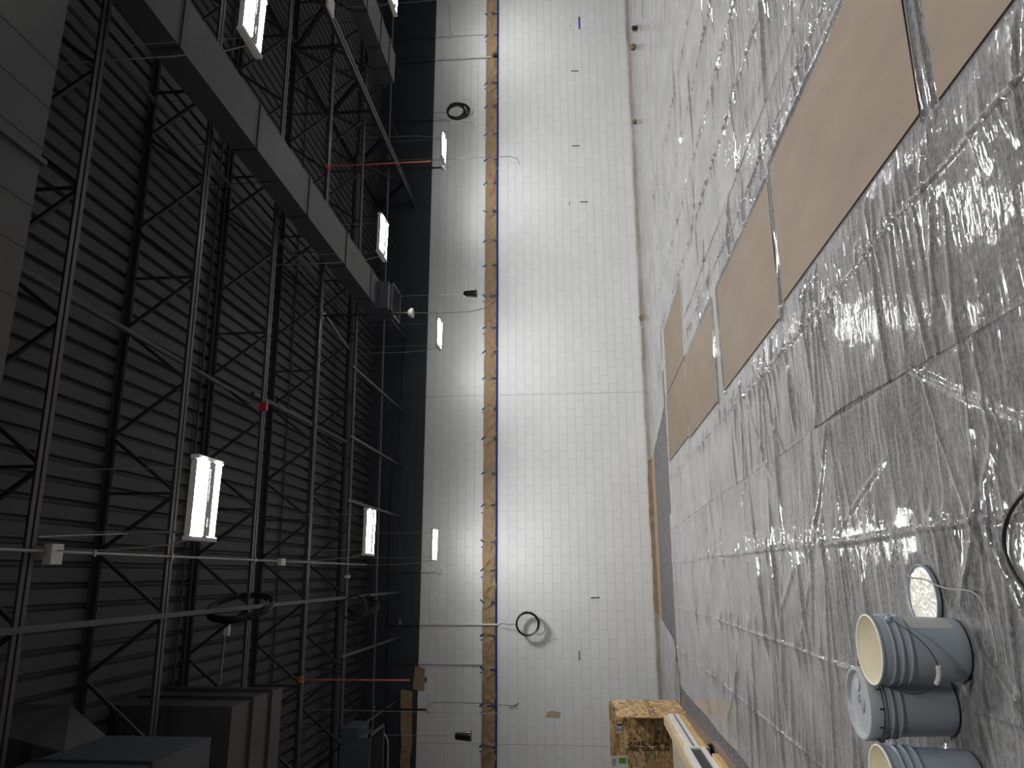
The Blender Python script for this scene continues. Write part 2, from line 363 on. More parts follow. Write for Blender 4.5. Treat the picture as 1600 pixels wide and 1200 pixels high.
# bridging angles tying the bottom chords to the far wall
BR = [((626, 530), 'ending under the main duct outlet'), ((610, 645), 'ending beside the tall control joint'), ((620, 730), 'beside the jog in the wall pipe'), ((606, 808), 'above the middle row of lights'),
      ((620, 925), 'carrying the hanging cable coils'), ((600, 995), 'just left of the wall conduit'), ((617, 1094), 'near the left louvred duct')]
for (p, lb) in BR:
    q = onY(p, WY); y0 = 13.3 if lb[0] != 'c' else 4.6
    zq = max(zb(q[0], WY)-.02, 5.70)
    t = thing('bridging_angle', 'thin charcoal bridging bar tied to the wall, '+lb, 'bracing', (0, 0, 0), 'bridging bars')
    b = MB(); b.bar((q[0], y0, zb(q[0], y0)-.012), (q[0], WY, zq-.012), .05, .008); b.bar((q[0]-.022, y0, zb(q[0], y0)+.012), (q[0]-.022, WY, zq+.012), .006, .05)
    b.build('angle', 'chord', t)
    MB().box((q[0]-.06, WY-.03, zq-.07), (q[0]+.06, WY, zq+.07)).build('wall_plate', 'steel', t)
# round pipe along the roof between the last joists
b = MB(); b.tube([(XL, 15.0, 6.27), (5.0, 14.75, 6.27+.06), (GX-.3, 14.6, 6.36)], .085, 14)
t = thing('round_pipe', 'thick round charcoal pipe running sideways among the last joists', 'pipe', (0, 0, 0)); b.build('pipe_run', 'duct', t, True)
for xh in (-3.6, 1.2, 6.1):
    bb = MB(); bb.tube([(xh, 14.9, 6.33), (xh, 14.9, zd(xh, 14.9))], .008, 6); bb.tube([(xh, 14.88+.1*math.cos(a), 6.31+.1*math.sin(a)) for a in np.linspace(0, 2*math.pi, 17)[:-1]], .012, 6, True); bb.build('pipe_hanger', 'steel', t)
# thin conduits under the deck
def pipe(name, label, cat, pts, r, m, group=None, n=8):
    return tag(MB().tube(pts, r, n).build(name, m, None, True), label, cat, group)
def xrun(Y, x0, x1, dz): return [(x0, Y, zd(x0, Y)-dz), (x1, Y, zd(x1, Y)-dz)]
pipe('conduit', 'thin dark conduit under the deck behind the second joist, nearer of a pair', 'conduit', xrun(9.18, -5, 9.3, .03), .017, 'steel', 'conduits under the deck')
pipe('conduit', 'thin dark conduit under the deck behind the second joist, farther of a pair', 'conduit', xrun(9.72-.35+.02, -5, 9.3, .03), .017, 'steel', 'conduits under the deck')
pipe('conduit', 'thin dark conduit under the deck between the fourth and fifth joists', 'conduit', xrun(12.2, -5, 9.3, .03), .017, 'steel', 'conduits under the deck')
def yrun(X, y0, y1, z): return [(X, y0, z), (X, y1, z)]
a = onZ((105, 5), 6.5); pipe('sprinkler_pipe', 'dark sprinkler pipe running to the far wall beside the main duct', 'pipe', [(a[0]-.1, 4.5, 6.42), (a[0]-.1, 15.2, 6.42)], .03, 'duct')
# diagonal sprinkler pipe crossing the left joists
p0, p1 = onZ((40, 425), 6.3), onZ((300, 575), 6.3)
pipe('sprinkler_pipe', 'dark sprinkler pipe slanting through the two nearest joists', 'pipe', [p0+(p0-p1)*.3, p0, p1, p1+(p1-p0)*.6], .03, 'duct')
p0, p1 = onZ((395, 615), 6.2), onZ((540, 690), 6.2)
pipe('sprinkler_pipe', 'dark pipe slanting above the red alarm box', 'pipe', [p0, p1], .035, 'duct')
p0, p1 = onZ((505, 487), 5.78), onZ((545, 545), 5.95)
pipe('bright_conduit', 'pale metal conduit stub slanting off the fourth joist', 'conduit', [p0, p1], .016, 'grey_metal')

# ------------------------------------------------------------------ ducts
def duct_seams(t, x0, x1, z0, z1, ys, name='flange_seam', m='seam', r=.014):
    for y in ys:
        bb = MB(); bb.box((x0-r, y-.035, z0-r), (x1+r, y+.035, z0)); bb.box((x0-r, y-.02, z0), (x0, y+.02, z1)); bb.box((x1, y-.02, z0), (x1+r, y+.02, z1)); bb.build(name, m, t)
def grille(t, x0, x1, y0, y1, z):
    fr = MB(); wd = .05
    fr.box((x0, y0, z), (x1, y0+wd, z+.03)); fr.box((x0, y1-wd, z), (x1, y1, z+.03)); fr.box((x0, y0, z), (x0+wd, y1, z+.03)); fr.box((x1-wd, y0, z), (x1, y1, z+.03))
    g = fr.build('grille_frame', 'duct', t)
    lv = MB(); y = y0+wd+.02
    while y < y1-wd-.02:
        lv.hexa([(x0+wd, y, z+.004), (x1-wd, y, z+.004), (x1-wd, y+.006, z+.004), (x0+wd, y+.006, z+.004), (x0+wd, y+.02, z+.03), (x1-wd, y+.02, z+.03), (x1-wd, y+.026, z+.03), (x0+wd, y+.026, z+.03)]); y += .04
    lv.build('grille_louvres', 'duct', g)
t = thing('main_duct', 'long rectangular charcoal duct running away to a square outlet, centre of the roof', 'duct')
MB().box((5.04, 4.47, 5.39), (5.64, 13.55, 5.70)).build('duct_body', 'duct', t)
duct_seams(t, 5.04, 5.64, 5.39, 5.70, [5.95, 7.75, 9.5, 11.3, 12.85])
MB().box((5.07, 13.4, 5.20), (5.62, 14.1, 5.70)).build('outlet_box', 'ductblue', t)
grille(t, 5.02, 5.70, 13.58, 14.32, 5.17)
for yh in (5.0, 8.5, 12.0):
    for xh in (5.03, 5.65): MB().tube([(xh, yh, 5.42), (xh, yh, zd(xh, yh))], .006, 6).build('hanger_rod', 'steel', t)
t = thing('duct', 'charcoal duct at the upper right beyond the girder, ending in an outlet', 'duct')
MB().box((10.67, 6.0, 5.45), (11.40, 14.1, 5.78)).build('duct_body', 'duct', t)
duct_seams(t, 10.67, 11.40, 5.45, 5.78, [8.1, 9.9, 11.9, 12.9, 13.6])
for yh in (7.0, 10.5, 13.0):
    for xh in (10.66, 11.41): MB().tube([(xh, yh, 5.5), (xh, yh, zd(xh, yh))], .006, 6).build('hanger_rod', 'steel', t)
t = thing('broad_duct', 'broad smooth charcoal duct crossing the roof close overhead', 'duct')
MB().box((.2, 3.55, 5.40), (10.5, 4.46, 5.72)).build('duct_body', 'duct', t)
for xs in [onZ(p, 5.4)[0] for p in ((84, 103), (73, 165), (63, 228), (48, 320), (36, 385), (22, 462), (62, 251))]:
    big = abs(xs-onZ((62, 251), 5.4)[0]) < .001
    bb = MB(); r = .03 if big else .004; hw = .02 if big else .006
    bb.box((xs-hw, 3.55-r, 5.40-r), (xs+hw, 4.46+r, 5.40)); bb.box((xs-hw, 4.46, 5.40), (xs+hw, 4.46+r, 5.72)); bb.build('flange_seam', 'duct', t)
for xh in (1.0, 4.4, 8.0):
    MB().tube([(xh, 4.48, 5.44), (xh, 4.48, zd(xh, 4.48))], .006, 6).build('hanger_rod', 'steel', t)
# left-hand plenum dropping through the roof
t = thing('roof_plenum', 'big charcoal box duct dropping from the roof at the left, behind the forked duct', 'duct')
MB().box((-6.2, 8.0, 5.22), (-1.33, 9.36, zd(-3, 8)+.0)).build('duct_body', 'duct', t)
for y in (8.48, 9.0):
    bb = MB(); bb.box((-6.2, y-.02, 5.19), (-1.30, y+.02, 5.22)); bb.box((-1.33, y-.02, 5.22), (-1.30, y+.02, zd(-2, 8)-.02)); bb.build('flange_seam', 'seam', t)
bb = MB(); bb.box((-6.2, 7.97, 6.40), (-1.33, 8.0, 6.46)); bb.build('stiffener', 'seam', t)
bb = MB(); bb.box((-2.6, 7.97, 5.24), (-2.56, 8.0, 6.40)); bb.build('stiffener', 'seam', t)
t = thing('forked_duct', 'charcoal duct forking upward to the roof at the far left, nearest one there', 'duct')
MB().box((-3.2, 3.5, 4.70), (-1.32, 6.5, 5.615)).build('duct_body', 'ductblue', t)
bb = MB(); bb.box((-3.2, 5.58, 4.68), (-1.30, 5.62, 4.70)); bb.box((-1.32, 5.58, 4.70), (-1.30, 5.62, 5.615)); bb.build('flange_seam', 'seam', t)
b = MB(); b.hexa([(-2.6, 5.95, 5.615), (-1.33, 5.95, 5.615), (-1.33, 6.5, 5.615), (-2.6, 6.5, 5.615), (-2.5, 5.92, 6.45), (-1.15, 5.92, 6.45), (-1.10, 6.6, 6.05), (-2.5, 6.6, 6.05)]); b.build('duct_branch', 'duct', t)
b = MB(); b.hexa([(-2.5, 5.92, 6.45), (-1.15, 5.92, 6.45), (-1.10, 6.6, 6.05), (-2.5, 6.6, 6.05), (-2.5, 5.92, zd(-2.5, 6.6)+.012), (-1.15, 5.92, zd(-2.5, 6.6)+.012), (-1.10, 6.6, zd(-2.5, 6.6)+.012), (-2.5, 6.6, zd(-2.5, 6.6)+.012)]); b.build('duct_riser', 'seam', t)
t = thing('louvred_duct', 'small stepped charcoal duct with a louvred face at the left, by the pendant speaker', 'duct')
MB().box((-6.2, 12.5, 5.14), (-2.37, 13.1, 5.43)).build('duct_body', 'ductblue', t)
MB().box((-6.2, 12.5, 4.98), (-2.51, 13.15, 5.14)).build('outlet_box', 'ductblue', t)
grille(t, -4.2, -2.46, 12.5, 13.42, 4.95)
for xh in (-2.38, -3.6): MB().tube([(xh, 12.8, 5.4), (xh, 12.8, zd(xh, 12.8))], .006, 6).build('hanger_rod', 'steel', t)
q = [onY(p, 14.0) for p in ((592, 1145), (598, 1146), (603, 1150), (605.5, 1158), (606, 1170), (605, 1215))]
pipe('conduit', 'grey conduit bending down beside the louvred duct', 'conduit', q, .02, 'grey_metal')

# ------------------------------------------------------------------ lights
LW, LL = .38, .62
def high_bay(label, X, Y, z=4.5, wires=True):
    t = thing('high_bay_light', label, 'ceiling light', (X, Y, z), 'linear high bay lights')
    b = MB(); b.box((-LL/2+.02, -LW/2, .02), (LL/2-.02, LW/2, .07)); b.build('housing', 'white_metal', t)
    for s in (-1, 1):
        b = MB(); b.box((s*LL/2-.018, -LW/2-.02, .0), (s*LL/2+.018, LW/2+.02, .075)); b.build('end_cap', 'white_metal', t, bevel=.008)
        # domed lens
        b = MB(); n = 10; x0, x1 = -LL/2+.02, LL/2-.02; yc = s*.122; hw = .062
        vs = []; fs = []
        for i in range(n+1):
            a = math.pi*i/n; vs += [(x0, yc-hw*math.cos(a), .022-.020*math.sin(a)), (x1, yc-hw*math.cos(a), .022-.034*math.sin(a))]
        for i in range(n): fs.append((2*i, 2*i+2, 2*i+3, 2*i+1))
        b.add(vs, fs); b.build('lens', 'lens', t, True)
    MB().box((-LL/2+.02, -.052, -.010), (LL/2-.02, .052, .0215)).build('centre_spine', 'white_metal', t)
    b = MB()
    for i in range(16): b.box((-.02+i*.016, -.032, -.016), (-.012+i*.016, .032, -.010))
    b.build('heat_sink', 'white_metal', t)
    MB().box((-.22, -.015, -.018), (-.15, .015, -.010)).build('sensor', 'vinyl', t)
    for s in (-1, 1):
        xw = X+s*(LL/2-.06); top = zd(xw, Y)
        if 5.03 < xw < 5.65 and 4.5 < Y < 13.4: top = 5.375
        if abs(xw-GX) < .12: top = 5.66
        MB().tube([(xw-X, 0, .07), (xw-X, 0, top-z)], .003, 5).build('hanging_wire', 'greywire', t)
    top = zd(X, Y)-z if abs(X-9.72) > .1 else zd(X, Y)-z-.0
    sg = 1 if abs(X-9.72) < .1 else -1
    MB().tube([(sg*(LL/2-.02), .05, .06), (sg*(LL/2+.04), .04, .3), (sg*(LL/2+.08), .02, .8), (sg*(LL/2+.09), 0, top)], .006, 6).build('power_cord', 'greywire', t)
    return t
rows = [(5.66, 'near row'), (10.45, 'middle row'), (15.3, 'far row beside the wall')]
cols = [(.58, 'left'), (5.12, 'middle'), (9.72, 'right')]
for (Y, rn) in rows:
    for (X, cn) in cols:
        if rn == 'near row' and cn == 'right': continue
        high_bay('lit high bay light with two lamps, %s one of the %s' % (cn, rn), X, Y)
# the same grid goes on outside the picture
for (X, Y, lb) in ((.58, .9, 'behind the viewer at the left, outside the view'), (5.12, .9, 'behind the viewer at the middle, outside the view'), (9.72, .9, 'behind the viewer at the right, outside the view'), (9.72, 5.66, 'right of the near row, outside the view'), (14.3, 10.45, 'far right of the middle row, outside the view'), (14.3, 15.3, 'far right of the far row, outside the view')):
    high_bay('high bay, '+lb, X, Y)

# ------------------------------------------------------------------ roof services
def junction(name, label, cat, c, s, m, group=None, bevel=.006):
    return tag(MB().box((c[0]-s[0]/2, c[1]-s[1]/2, c[2]-s[2]/2), (c[0]+s[0]/2, c[1]+s[1]/2, c[2]+s[2]/2)).build(name, m, bevel=bevel), label, cat, group)
t = thing('conduit_run', 'pale conduit running under the joists to the far wall, with white boxes', 'conduit', (0, 0, 0))
cz = lambda y: zb(.18, y)-.02
MB().tube([(.18, y, cz(y)) for y in (4.6, 7, 9, 11, 12.9, 14.6)], .014, 8).build('tube', 'grey_metal', t, True)
for yb, sx in ((5.68, .10), (10.31, .06)):
    bb = MB(); bb.box((.18-sx, yb-.07, cz(yb)-.05), (.18+sx*.6, yb+.07, cz(yb)+.02)); bb.build('junction_box', 'white_metal', t, bevel=.005)
for yb in (6.2, 7.45, 9.46, 11.5): MB().box((.155, yb-.015, cz(yb)-.02), (.205, yb+.015, cz(yb)+.04)).build('strap', 'grey_metal', t)
junction('junction_box', 'small white box under the fifth joist', 'box', onY((541, 901), 13.45)+np.array([0, 0, -.02]), (.05, .05, .09), 'white_metal')
junction('alarm_box', 'small red alarm box on the third joist', 'alarm', onY((412, 635), 9.42), (.12, .06, .10), 'red_box')
pa, pb_ = onZ((352, 986), 6.54), onZ((342, 1086), 6.54)
t = thing('tagged_rod', 'pale rod under the deck with a white tag on its end', 'rod', (0, 0, 0))
MB().tube([pa, pb_], .013, 8).build('rod', 'grey_metal', t, True)
MB().box((pa[0]-.06, pa[1]-.03, pa[2]-.06), (pa[0]+.09, pa[1]+.03, pa[2]+.02)).build('tag', 'whitepaper', t, bevel=.006)
# cord from the near left light along the roof
q = [onY((303, 829), 5.85), onZ((270, 832), 5.2), onZ((200, 834), 5.72), onZ((130, 836), 5.72), onZ((60, 839), 5.72)]
pipe('light_cord', 'thin grey cord running from the near left light along the joists', 'cable', q, .007, 'greywire')
# red rods
for (a, c, Y, lb) in (((512, 260), (673, 252), 11.40, 'right'), ((468, 1062), (640, 1063), 11.40, 'left')):
    p0, p1 = onY(a, Y), onY(c, Y)
    t = thing('red_rod', 'thin red rod hanging straight down from the fourth joist, %s one of two' % lb, 'rod', (0, 0, 0), 'red hanging rods')
    MB().tube([(p0[0], Y, zb(p0[0], Y)), tuple(p1)], .012, 8).build('rod', 'red_rod', t, True)
    MB().box((p0[0]-.04, Y-.03, zb(p0[0], Y)-.03), (p0[0]+.04, Y+.06, zb(p0[0], Y)+.03)).build('clamp', 'red_rod', t)
# drop stems with a round plate and a dangling cord
def stem(label, X, Y, z0, z1, cord, rp=.085, m='black'):
    t = thing('drop_stem', label, 'pendant stem', (X, Y, z1), 'drop stems with round plates')
    MB().tube([(0, 0, .02), (0, 0, (z0-z1))], .021, 10).build('stem', m, t, True)
    MB().tube([(0, 0, .25), (0, 0, .33)], .026, 10).build('coupling', 'black', t, True)
    MB().lathe([(.0, .085), (.035, .082), (.062, .06), (rp, .006), (rp, -.006), (.0, -.010)], 24).build('plate', 'white_metal', t, True)
    MB().bar((0, -.05, z0-z1-.01), (0, .05, z0-z1-.01), .09, .03).build('clamp', 'grey_metal', t)
    pts = [Vector(c)-Vector((X, Y, z1)) for c in cord]
    MB().tube([(0, 0, -.01)]+pts, .006, 6).build('cord', 'wire', t, True)
a = onY((645, 489), 11.48)
stem('black drop stem with a round plate in front of the main duct outlet', a[0], 11.48, zb(a[0], 11.48), a[2], [onY(p, 11.5) for p in ((690, 489), (735, 487), (760, 481), (775, 470))])
a = onY((694, 262), 15.7)
stem('black drop stem with a round white plate beside the right far light', GX, 15.75, 5.66, a[2], [onY(p, 15.9) for p in ((703, 262),)])
a = onY((672, 1109), 15.5)
stem('black drop stem with a curled cord at the left, by the masking paper', a[0], 15.5, zb(a[0], 15.5), a[2], [onY(p, 15.45) for p in ((672, 1100), (680, 1097.5), (700, 1097.5), (755, 1099), (785, 1102), (805, 1102.5), (810, 1098))])
q = [onY(p, 16.6) for p in ((600, 253), (655, 251), (695, 249.5), (735, 246), (770, 245), (797, 244.5), (808, 248), (812, 257))]
pipe('hanging_cord', 'thin grey cord hanging in front of the wall past the right far light', 'cable', [(q[0][0], 16.6, zd(q[0][0], 16.6))]+q, .007, 'wire')
q = [onY(p, 13.9) for p in ((500, 1109), (600, 1111), (680, 1113), (770, 1115), (782, 1112))]
pipe('hanging_cord', 'thin pale cord hanging at the left beside the curled-cord stem', 'cable', [(q[0][0], 13.9, zd(q[0][0], 13.9))]+q, .005, 'greywire')
# pendant speakers
def speaker(label, p, Y, tip):
    c = onY(p, Y); X, z = c[0], c[2]
    t = thing('pendant_speaker', label, 'speaker', (X, Y, z), 'pendant speakers')
    L = .28
    MB().lathe([(0, L), (.045, L), (.058, L-.012), (.062, L-.03), (.083, .05), (.088, .02), (.088, .0), (.078, -.004), (.0, -.004)], 32).build('shell', 'black_gloss', t, True)
    MB().lathe([(.0, -.006), (.074, -.006), (.074, -.003)], 32).build('speaker_grille', 'black', t)
    MB().tube([(0, 0, L), (0, 0, zd(X, Y)-z)], .004, 6).build('hanging_wire', 'greywire', t)
speaker('black cone pendant speaker hanging near the middle, below the main duct', (745, 458.5), 14.55, None)
speaker('black cone pendant speaker hanging at the left, below the louvred duct', (736, 1150.5), 14.0, None)
# access point under the girder
t = thing('wireless_box', 'white flat wireless box clipped under the girder at the upper right', 'wireless box', (9.47, 10.35, 5.66))
MB().box((-.17, -.17, -.085), (.17, .17, -.03)).build('shell', 'white_metal', t, bevel=.03)
MB().box((-.04, -.02, -.03), (.04, .02, .0)).build('clip', 'grey_metal', t)
# cable coils
def coil(label, c, rad, n, tilt, r=.008, jit=.12, tails=None, hang=None, sq=1., m='black', sag=.25):
    t = thing('cable_coil', label, 'cable', tuple(c), 'coiled cables')
    b = MB(); nrm = Matrix.Rotation(tilt[1], 3, 'Z') @ Matrix.Rotation(tilt[0], 3, 'X'); pts = []
    for k in range(n):
        rr = rad*(1+random.uniform(-jit, jit*.4)); ox, oz = random.uniform(-.7, .7)*rad*jit, random.uniform(0, 1)**1.3*sag*rad
        for i in range(24):
            a = 2*math.pi*i/24
            pts.append(nrm @ Vector(((rr*math.cos(a)+ox*(1+math.cos(a))*.5)*1, random.uniform(-.006, .006)+(k-n/2)*.004, (rr*math.sin(a)-oz*(1-math.sin(a))*.5)*sq)))
    b.tube(pts, r, 6); b.build('loops', m, t, True)
    for tl in (tails or []): MB().tube([Vector(p)-Vector(c) for p in tl], .005, 6).build('tail', m, t, True)
    if hang: MB().tube([Vector(p)-Vector(c) for p in hang], r*.8, 6).build('hanging_cable', m, t, True)
c = onY((712, 174), 16.7)
coil('black cable coil hanging before the wall at the upper right', c, .225, 32, (0, 0), .006, .12, sag=.75,
     tails=[[onY(p, 16.7) for p in ((725, 185), (738, 178), (740, 170), (739, 178), (728, 187))], [onY(p, 16.65) for p in ((722, 191), (733, 191), (739, 194), (742, 199))]],
     hang=[c+np.array([-.02, 0, .22]), onY((640, 176.5), 16.7), onY((572, 181), 16.7), (onY((572, 181), 16.7)[0], 16.7, zd(c[0], 16.7))])
c = onY((824, 975), 17.28)
coil('black cable coil hanging on the wall below the long white conduit', c, .25, 18, (0, 0), .009, .09, sag=.15,
     tails=[[onY(p, 17.3) for p in ((838, 968), (850, 975), (853, 985), (846, 992), (836, 992))], [onY(p, 17.3) for p in ((842, 972), (852, 982), (848, 990), (838, 990))]],
     hang=[c+np.array([0, 0, .22]), onY((795, 976), 17.32), onY((785, 974), 17.34), onY((779, 976.5), 17.42)])
c = onY((373, 950), 9.0)
coil('black cable coil lying on the bridging bar under the third joist', (c[0], 9.2, zb(c[0], 9.1)+.02), .36, 16, (0, math.radians(68)), .010, .12)
c = onY((536, 950), 13.3)
coil('black cable ring hung on the fifth joist', (c[0], 13.38, zb(c[0], 13.4)-.16), .21, 6, (0, .2), .012, .05)
c = onY((566, 946), 13.9)
coil('tangled dark cable bundle lying over the bridging bar behind the fifth joist', (c[0], 14.3, zb(c[0], 14)+.0), .30, 10, (.2, math.radians(60)), .012, .2)

# ------------------------------------------------------------------ conduits and boxes on the far wall
def wallpipe(name, label, pts, r=.022, m='wall_white', fit=None, group=None, top=False):
    P_ = [onY(p, WY-.028) for p in pts]
    t = thing(name, label, 'conduit', (0, 0, 0), group)
    # the upper stretch is painted charcoal like the wall behind it
    up = [p for p in P_ if p[2] > PZ]; dn = [p for p in P_ if p[2] <= PZ]
    if up and dn:
        a, c = up[-1], dn[0]; k = (PZ-a[2])/(c[2]-a[2]); mid = a+(c-a)*k
        MB().tube(up+[mid], r, 10).build('charcoal_length', 'seam', t, True); MB().tube([mid]+dn, r, 10).build('white_length', 'white_metal', t, True)
    else: MB().tube(P_, r, 10).build('length', 'white_metal' if dn else 'seam', t, True)
    return t
t = wallpipe('wall_conduit', 'white wall conduit with a square box near the right edge, ending at the paper', [(610, 61.5), (622, 61), (680, 57.5), (704, 56.5), (760, 53.5)], .018)
c = onY((704, 57), WY); MB().box((c[0]-.07, WY-.07, c[2]-.07), (c[0]+.07, WY, c[2]+.07)).build('junction_box', 'white_metal', t, bevel=.005)
MB().tube([(c[0], WY-.03, c[2]), (18.5, WY-.03, c[2]+.16)], .018, 8).build('side_run', 'white_metal', t, True)
t = wallpipe('wall_conduit', 'white wall conduit crossing the paper beside the boxed conduit, dark fitting at its foot', [(615, 98.5), (625, 98), (680, 94), (768, 89)], .024)
c = onY((774, 88), WY); MB().box((c[0]-.05, WY-.07, c[2]-.06), (c[0]+.05, WY, c[2]+.05)).build('end_fitting', 'black', t, bevel=.008)
t = wallpipe('wall_conduit', 'short wall conduit ending beside the hanging cable coil', [(605, 188.5), (620, 188), (676, 187), (700, 186.5)], .028)
c = onY((702, 188), WY); MB().box((c[0]-.04, WY-.06, c[2]-.05), (c[0]+.06, WY, c[2]+.05)).build('end_fitting', 'white_metal', t, bevel=.005)
t = wallpipe('wall_conduit', 'long white conduit running down across the paper to the wall coil', [(590, 975.5), (620, 975.7), (656, 976), (777, 976)], .024)
c = onY((626, 974), WY); MB().box((c[0]-.03, WY-.07, c[2]-.03), (c[0]+.09, WY, c[2]+.03)).build('strap', 'grey_metal', t)
wallpipe('wall_conduit', 'curved-top wall conduit behind the loose paper patch at the left', [(606, 1060), (606, 1048), (609, 1040), (614, 1037), (650, 1037), (700, 1037.5), (754, 1038)], .022)
t = wallpipe('wall_conduit', 'short wall conduit ending in a box left of the left far light', [(577, 880), (579, 889), (585, 893), (620, 893.5), (653, 894), (681, 893.5)], .018)
c = onY((686, 893), WY); MB().box((c[0]-.055, WY-.05, c[2]-.06), (c[0]+.055, WY, c[2]+.06)).build('junction_box', 'white_metal', t, bevel=.005)
q = [onY(p, WY-.03) for p in ((633, 540), (631, 570), (627, 640), (623, 700), (621, 725), (620, 733), (615, 742), (612.5, 760), (610, 860), (606, 1060), (604, 1200))]
pipe('wall_pipe', 'charcoal pipe running sideways along the dark wall with a jog', 'pipe', q, .02, 'steel')
# line of cord from the girder tie
for (a, c, lb) in (((617, 98), (637, 133), 'uppermost'), ((612, 190), (634, 248), 'middle'), ((608, 372), (634, 408), 'lowest')):
    p0, p1 = onX(a, 0) if False else onY(a, 16.3), onY(c, WY+.005)
    pipe('tie_rod', 'thin charcoal tie rod angled onto the dark wall, %s of three on the right' % {'uppermost': 'farthest right', 'middle': 'middle', 'lowest': 'farthest left'}[lb], 'rod', [p0, p1], .014, 'chord', 'wall tie rods')
# marks and anchors on the wall
def sliver(name, label, cat, p, wd, ht, m, rot=0, group=None, d=.01):
    c = onY(p, WY)
    b = MB(); ca, sa = math.cos(rot), math.sin(rot); vs = []
    for dy in (-d, .003):
        for (x_, z_) in ((-wd/2, -ht/2), (wd/2, -ht/2), (wd/2, ht/2), (-wd/2, ht/2)): vs.append((c[0]+x_*ca-z_*sa, WY+dy, c[2]+x_*sa+z_*ca))
    b.hexa(vs); return tag(b.build(name, m), label, cat, group)
sl = [((898, 111), 'upper right, nearest the blue tape bit'), ((900, 228), 'second from the right'), ((912.5, 315.5), 'middle, beside the yellow chip'), ((930, 934), 'low left, under the wall coil')]
for i, (p, lb) in enumerate(sl): sliver('wall_slot', 'thin black upright slot in the white wall, '+lb, 'slot', p, .022, .20, 'ink', -.05 if i < 3 else .05, 'black wall slots')
sliver('wall_slot', 'thin grey level slot in the white wall at the lower left', 'slot', (905, 1024), .20, .022, 'channel')
sliver('tape_bit', 'short strip of blue tape on the white wall at the right', 'tape', (905, 36), .40, .035, 'blue_tape')
sliver('yellow_chip', 'tiny yellow-green chip on the white wall beside a black slot', 'chip', (889.5, 318), .10, .022, 'tanpatch')
sliver('white_nib', 'tiny white nib on the wall near the blue tape bit', 'nib', (889, 40), .10, .03, 'vinyl', d=.03)
# loose tan patch of paper on the wall
c = [onY(p, WY-.012) for p in ((852, 1119), (855, 1112.5), (862, 1110.5), (876, 1113), (874.5, 1120.5), (862, 1120.5))]
b = MB(); b.add([tuple(v) for v in c]+[(v[0], WY+.003, v[2]) for v in c], [(0, 1, 2, 3, 4, 5)]+[(i, 6+i, 6+(i+1) % 6, (i+1) % 6) for i in range(6)]); tag(b.build('paper_patch', 'tanpatch'), 'small tan patch of paper stuck on the white wall at lower left', 'paper')
c = [onY(p, WY-.03) for p in ((800, 1105), (806, 1103), (810, 1098.5))]
pipe('wire_tip', 'short black wire tip sticking out of the wall beside the paper patch', 'wire', [onY((797, 1106), WY)]+c, .007, 'black')

# ------------------------------------------------------------------ masking paper and tape
t = thing('masking_paper', 'long strip of wrinkled brown masking paper taped across the white wall', 'paper', (0, 0, 0))
z0, z1 = 3.475, 3.80
tabs = []; x = -4.3
while x < 17.6: tabs.append(x); x += random.uniform(.62, .86)
Xs = np.linspace(-4.6, 18.2, 2600); Zs = np.linspace(0, 1, 22); XX, ZZ = np.meshgrid(Xs, Zs)
d = np.min(np.abs(XX[..., None]-np.array(tabs)), -1); near = np.exp(-(d/.10)**2)
dx = XX-np.array(tabs)[np.argmin(np.abs(XX[..., None]-np.array(tabs)), -1)]
r1 = 1-np.abs(2*vnoise(XX*3.2+ZZ*1.1, ZZ*1.6+XX*.3, 21)-1); r2 = 1-np.abs(2*vnoise(XX*8+ZZ*2.2, ZZ*3-XX*1.5, 22)-1)
fan = np.sin(np.arctan2(ZZ*.32+.05, dx+1e-6)*9+XX*3)*np.exp(-(d/.22)**2)
h = .010+.055*r1**2.2*(.35+.65*vnoise(XX*.9, ZZ*0, 23))+.020*r2**2+.016*fan
h *= (.25+.75*np.sin(np.pi*np.clip(ZZ*.9+.06, 0, 1)))
h = np.clip(h, .003, .095)
for xc in (-1.11, 13.91, 14.66, -1.96):
    h *= .04+.96*np.clip((np.abs(XX-xc)-.03)/.15, 0, 1)
ztop = z1+.012*(vnoise(XX*2.2, XX*0, 24)-.5)-.012*near
zz = z0+ZZ*(ztop-z0)
grid('paper', XX, WY-h, zz, 'kraft', t)
for i, x in enumerate(tabs):
    L = random.choice((.09, .13, .17, .2)); s = random.uniform(-.12, .12)
    b = MB(); b.bar((x, WY-.05, z0-.005), (x+s*L, WY-.06, z0+L), .006, .036, (1, 0, 0)); b.build('tape_tab', 'blue_tape', t)
    a = random.choice((-1, -1, -1, 1))*random.uniform(.35, .9)
    b = MB(); b.bar((x-.05*math.sin(a)+.02, WY-.03, z1-.04), (x+.06*math.sin(a)+.02, WY-.008, z1+.05), .006, .032, (1, 0, 0)); b.build('tape_tab', 'blue_tape', t)
    if random.random() < .5:
        x2 = x-random.uniform(.06, .15); b = MB(); b.bar((x2, WY-.012, z1-.0), (x2-.015, WY-.008, z1+.04), .006, .026, (1, 0, 0)); b.build('tape_tab', 'blue_tape', t)
X = np.linspace(-4.6, 18.2, 400); b = MB(); vs = []; fs = []
for i, x in enumerate(X):
    wv = .008*(vnoise(np.array([x*.7]), np.array([.0]), 31)[0]-.5); d_ = .052+.01*vnoise(np.array([x*1.3]), np.array([2.]), 32)[0]
    for (dy, dz) in ((.003, -.028), (-d_*.45, -.0), (-d_*.55, .026), (.003, .024)): vs.append((x, WY+dy, z0+dz+wv))
for i in range(len(X)-1):
    for k in range(3): fs.append((4*i+k, 4*i+4+k, 4*i+5+k, 4*i+1+k))
b.add(vs, fs); tag(b.build('masking_tape', 'blue_tape', None, True), 'long straight line of blue tape below the masking paper', 'tape')
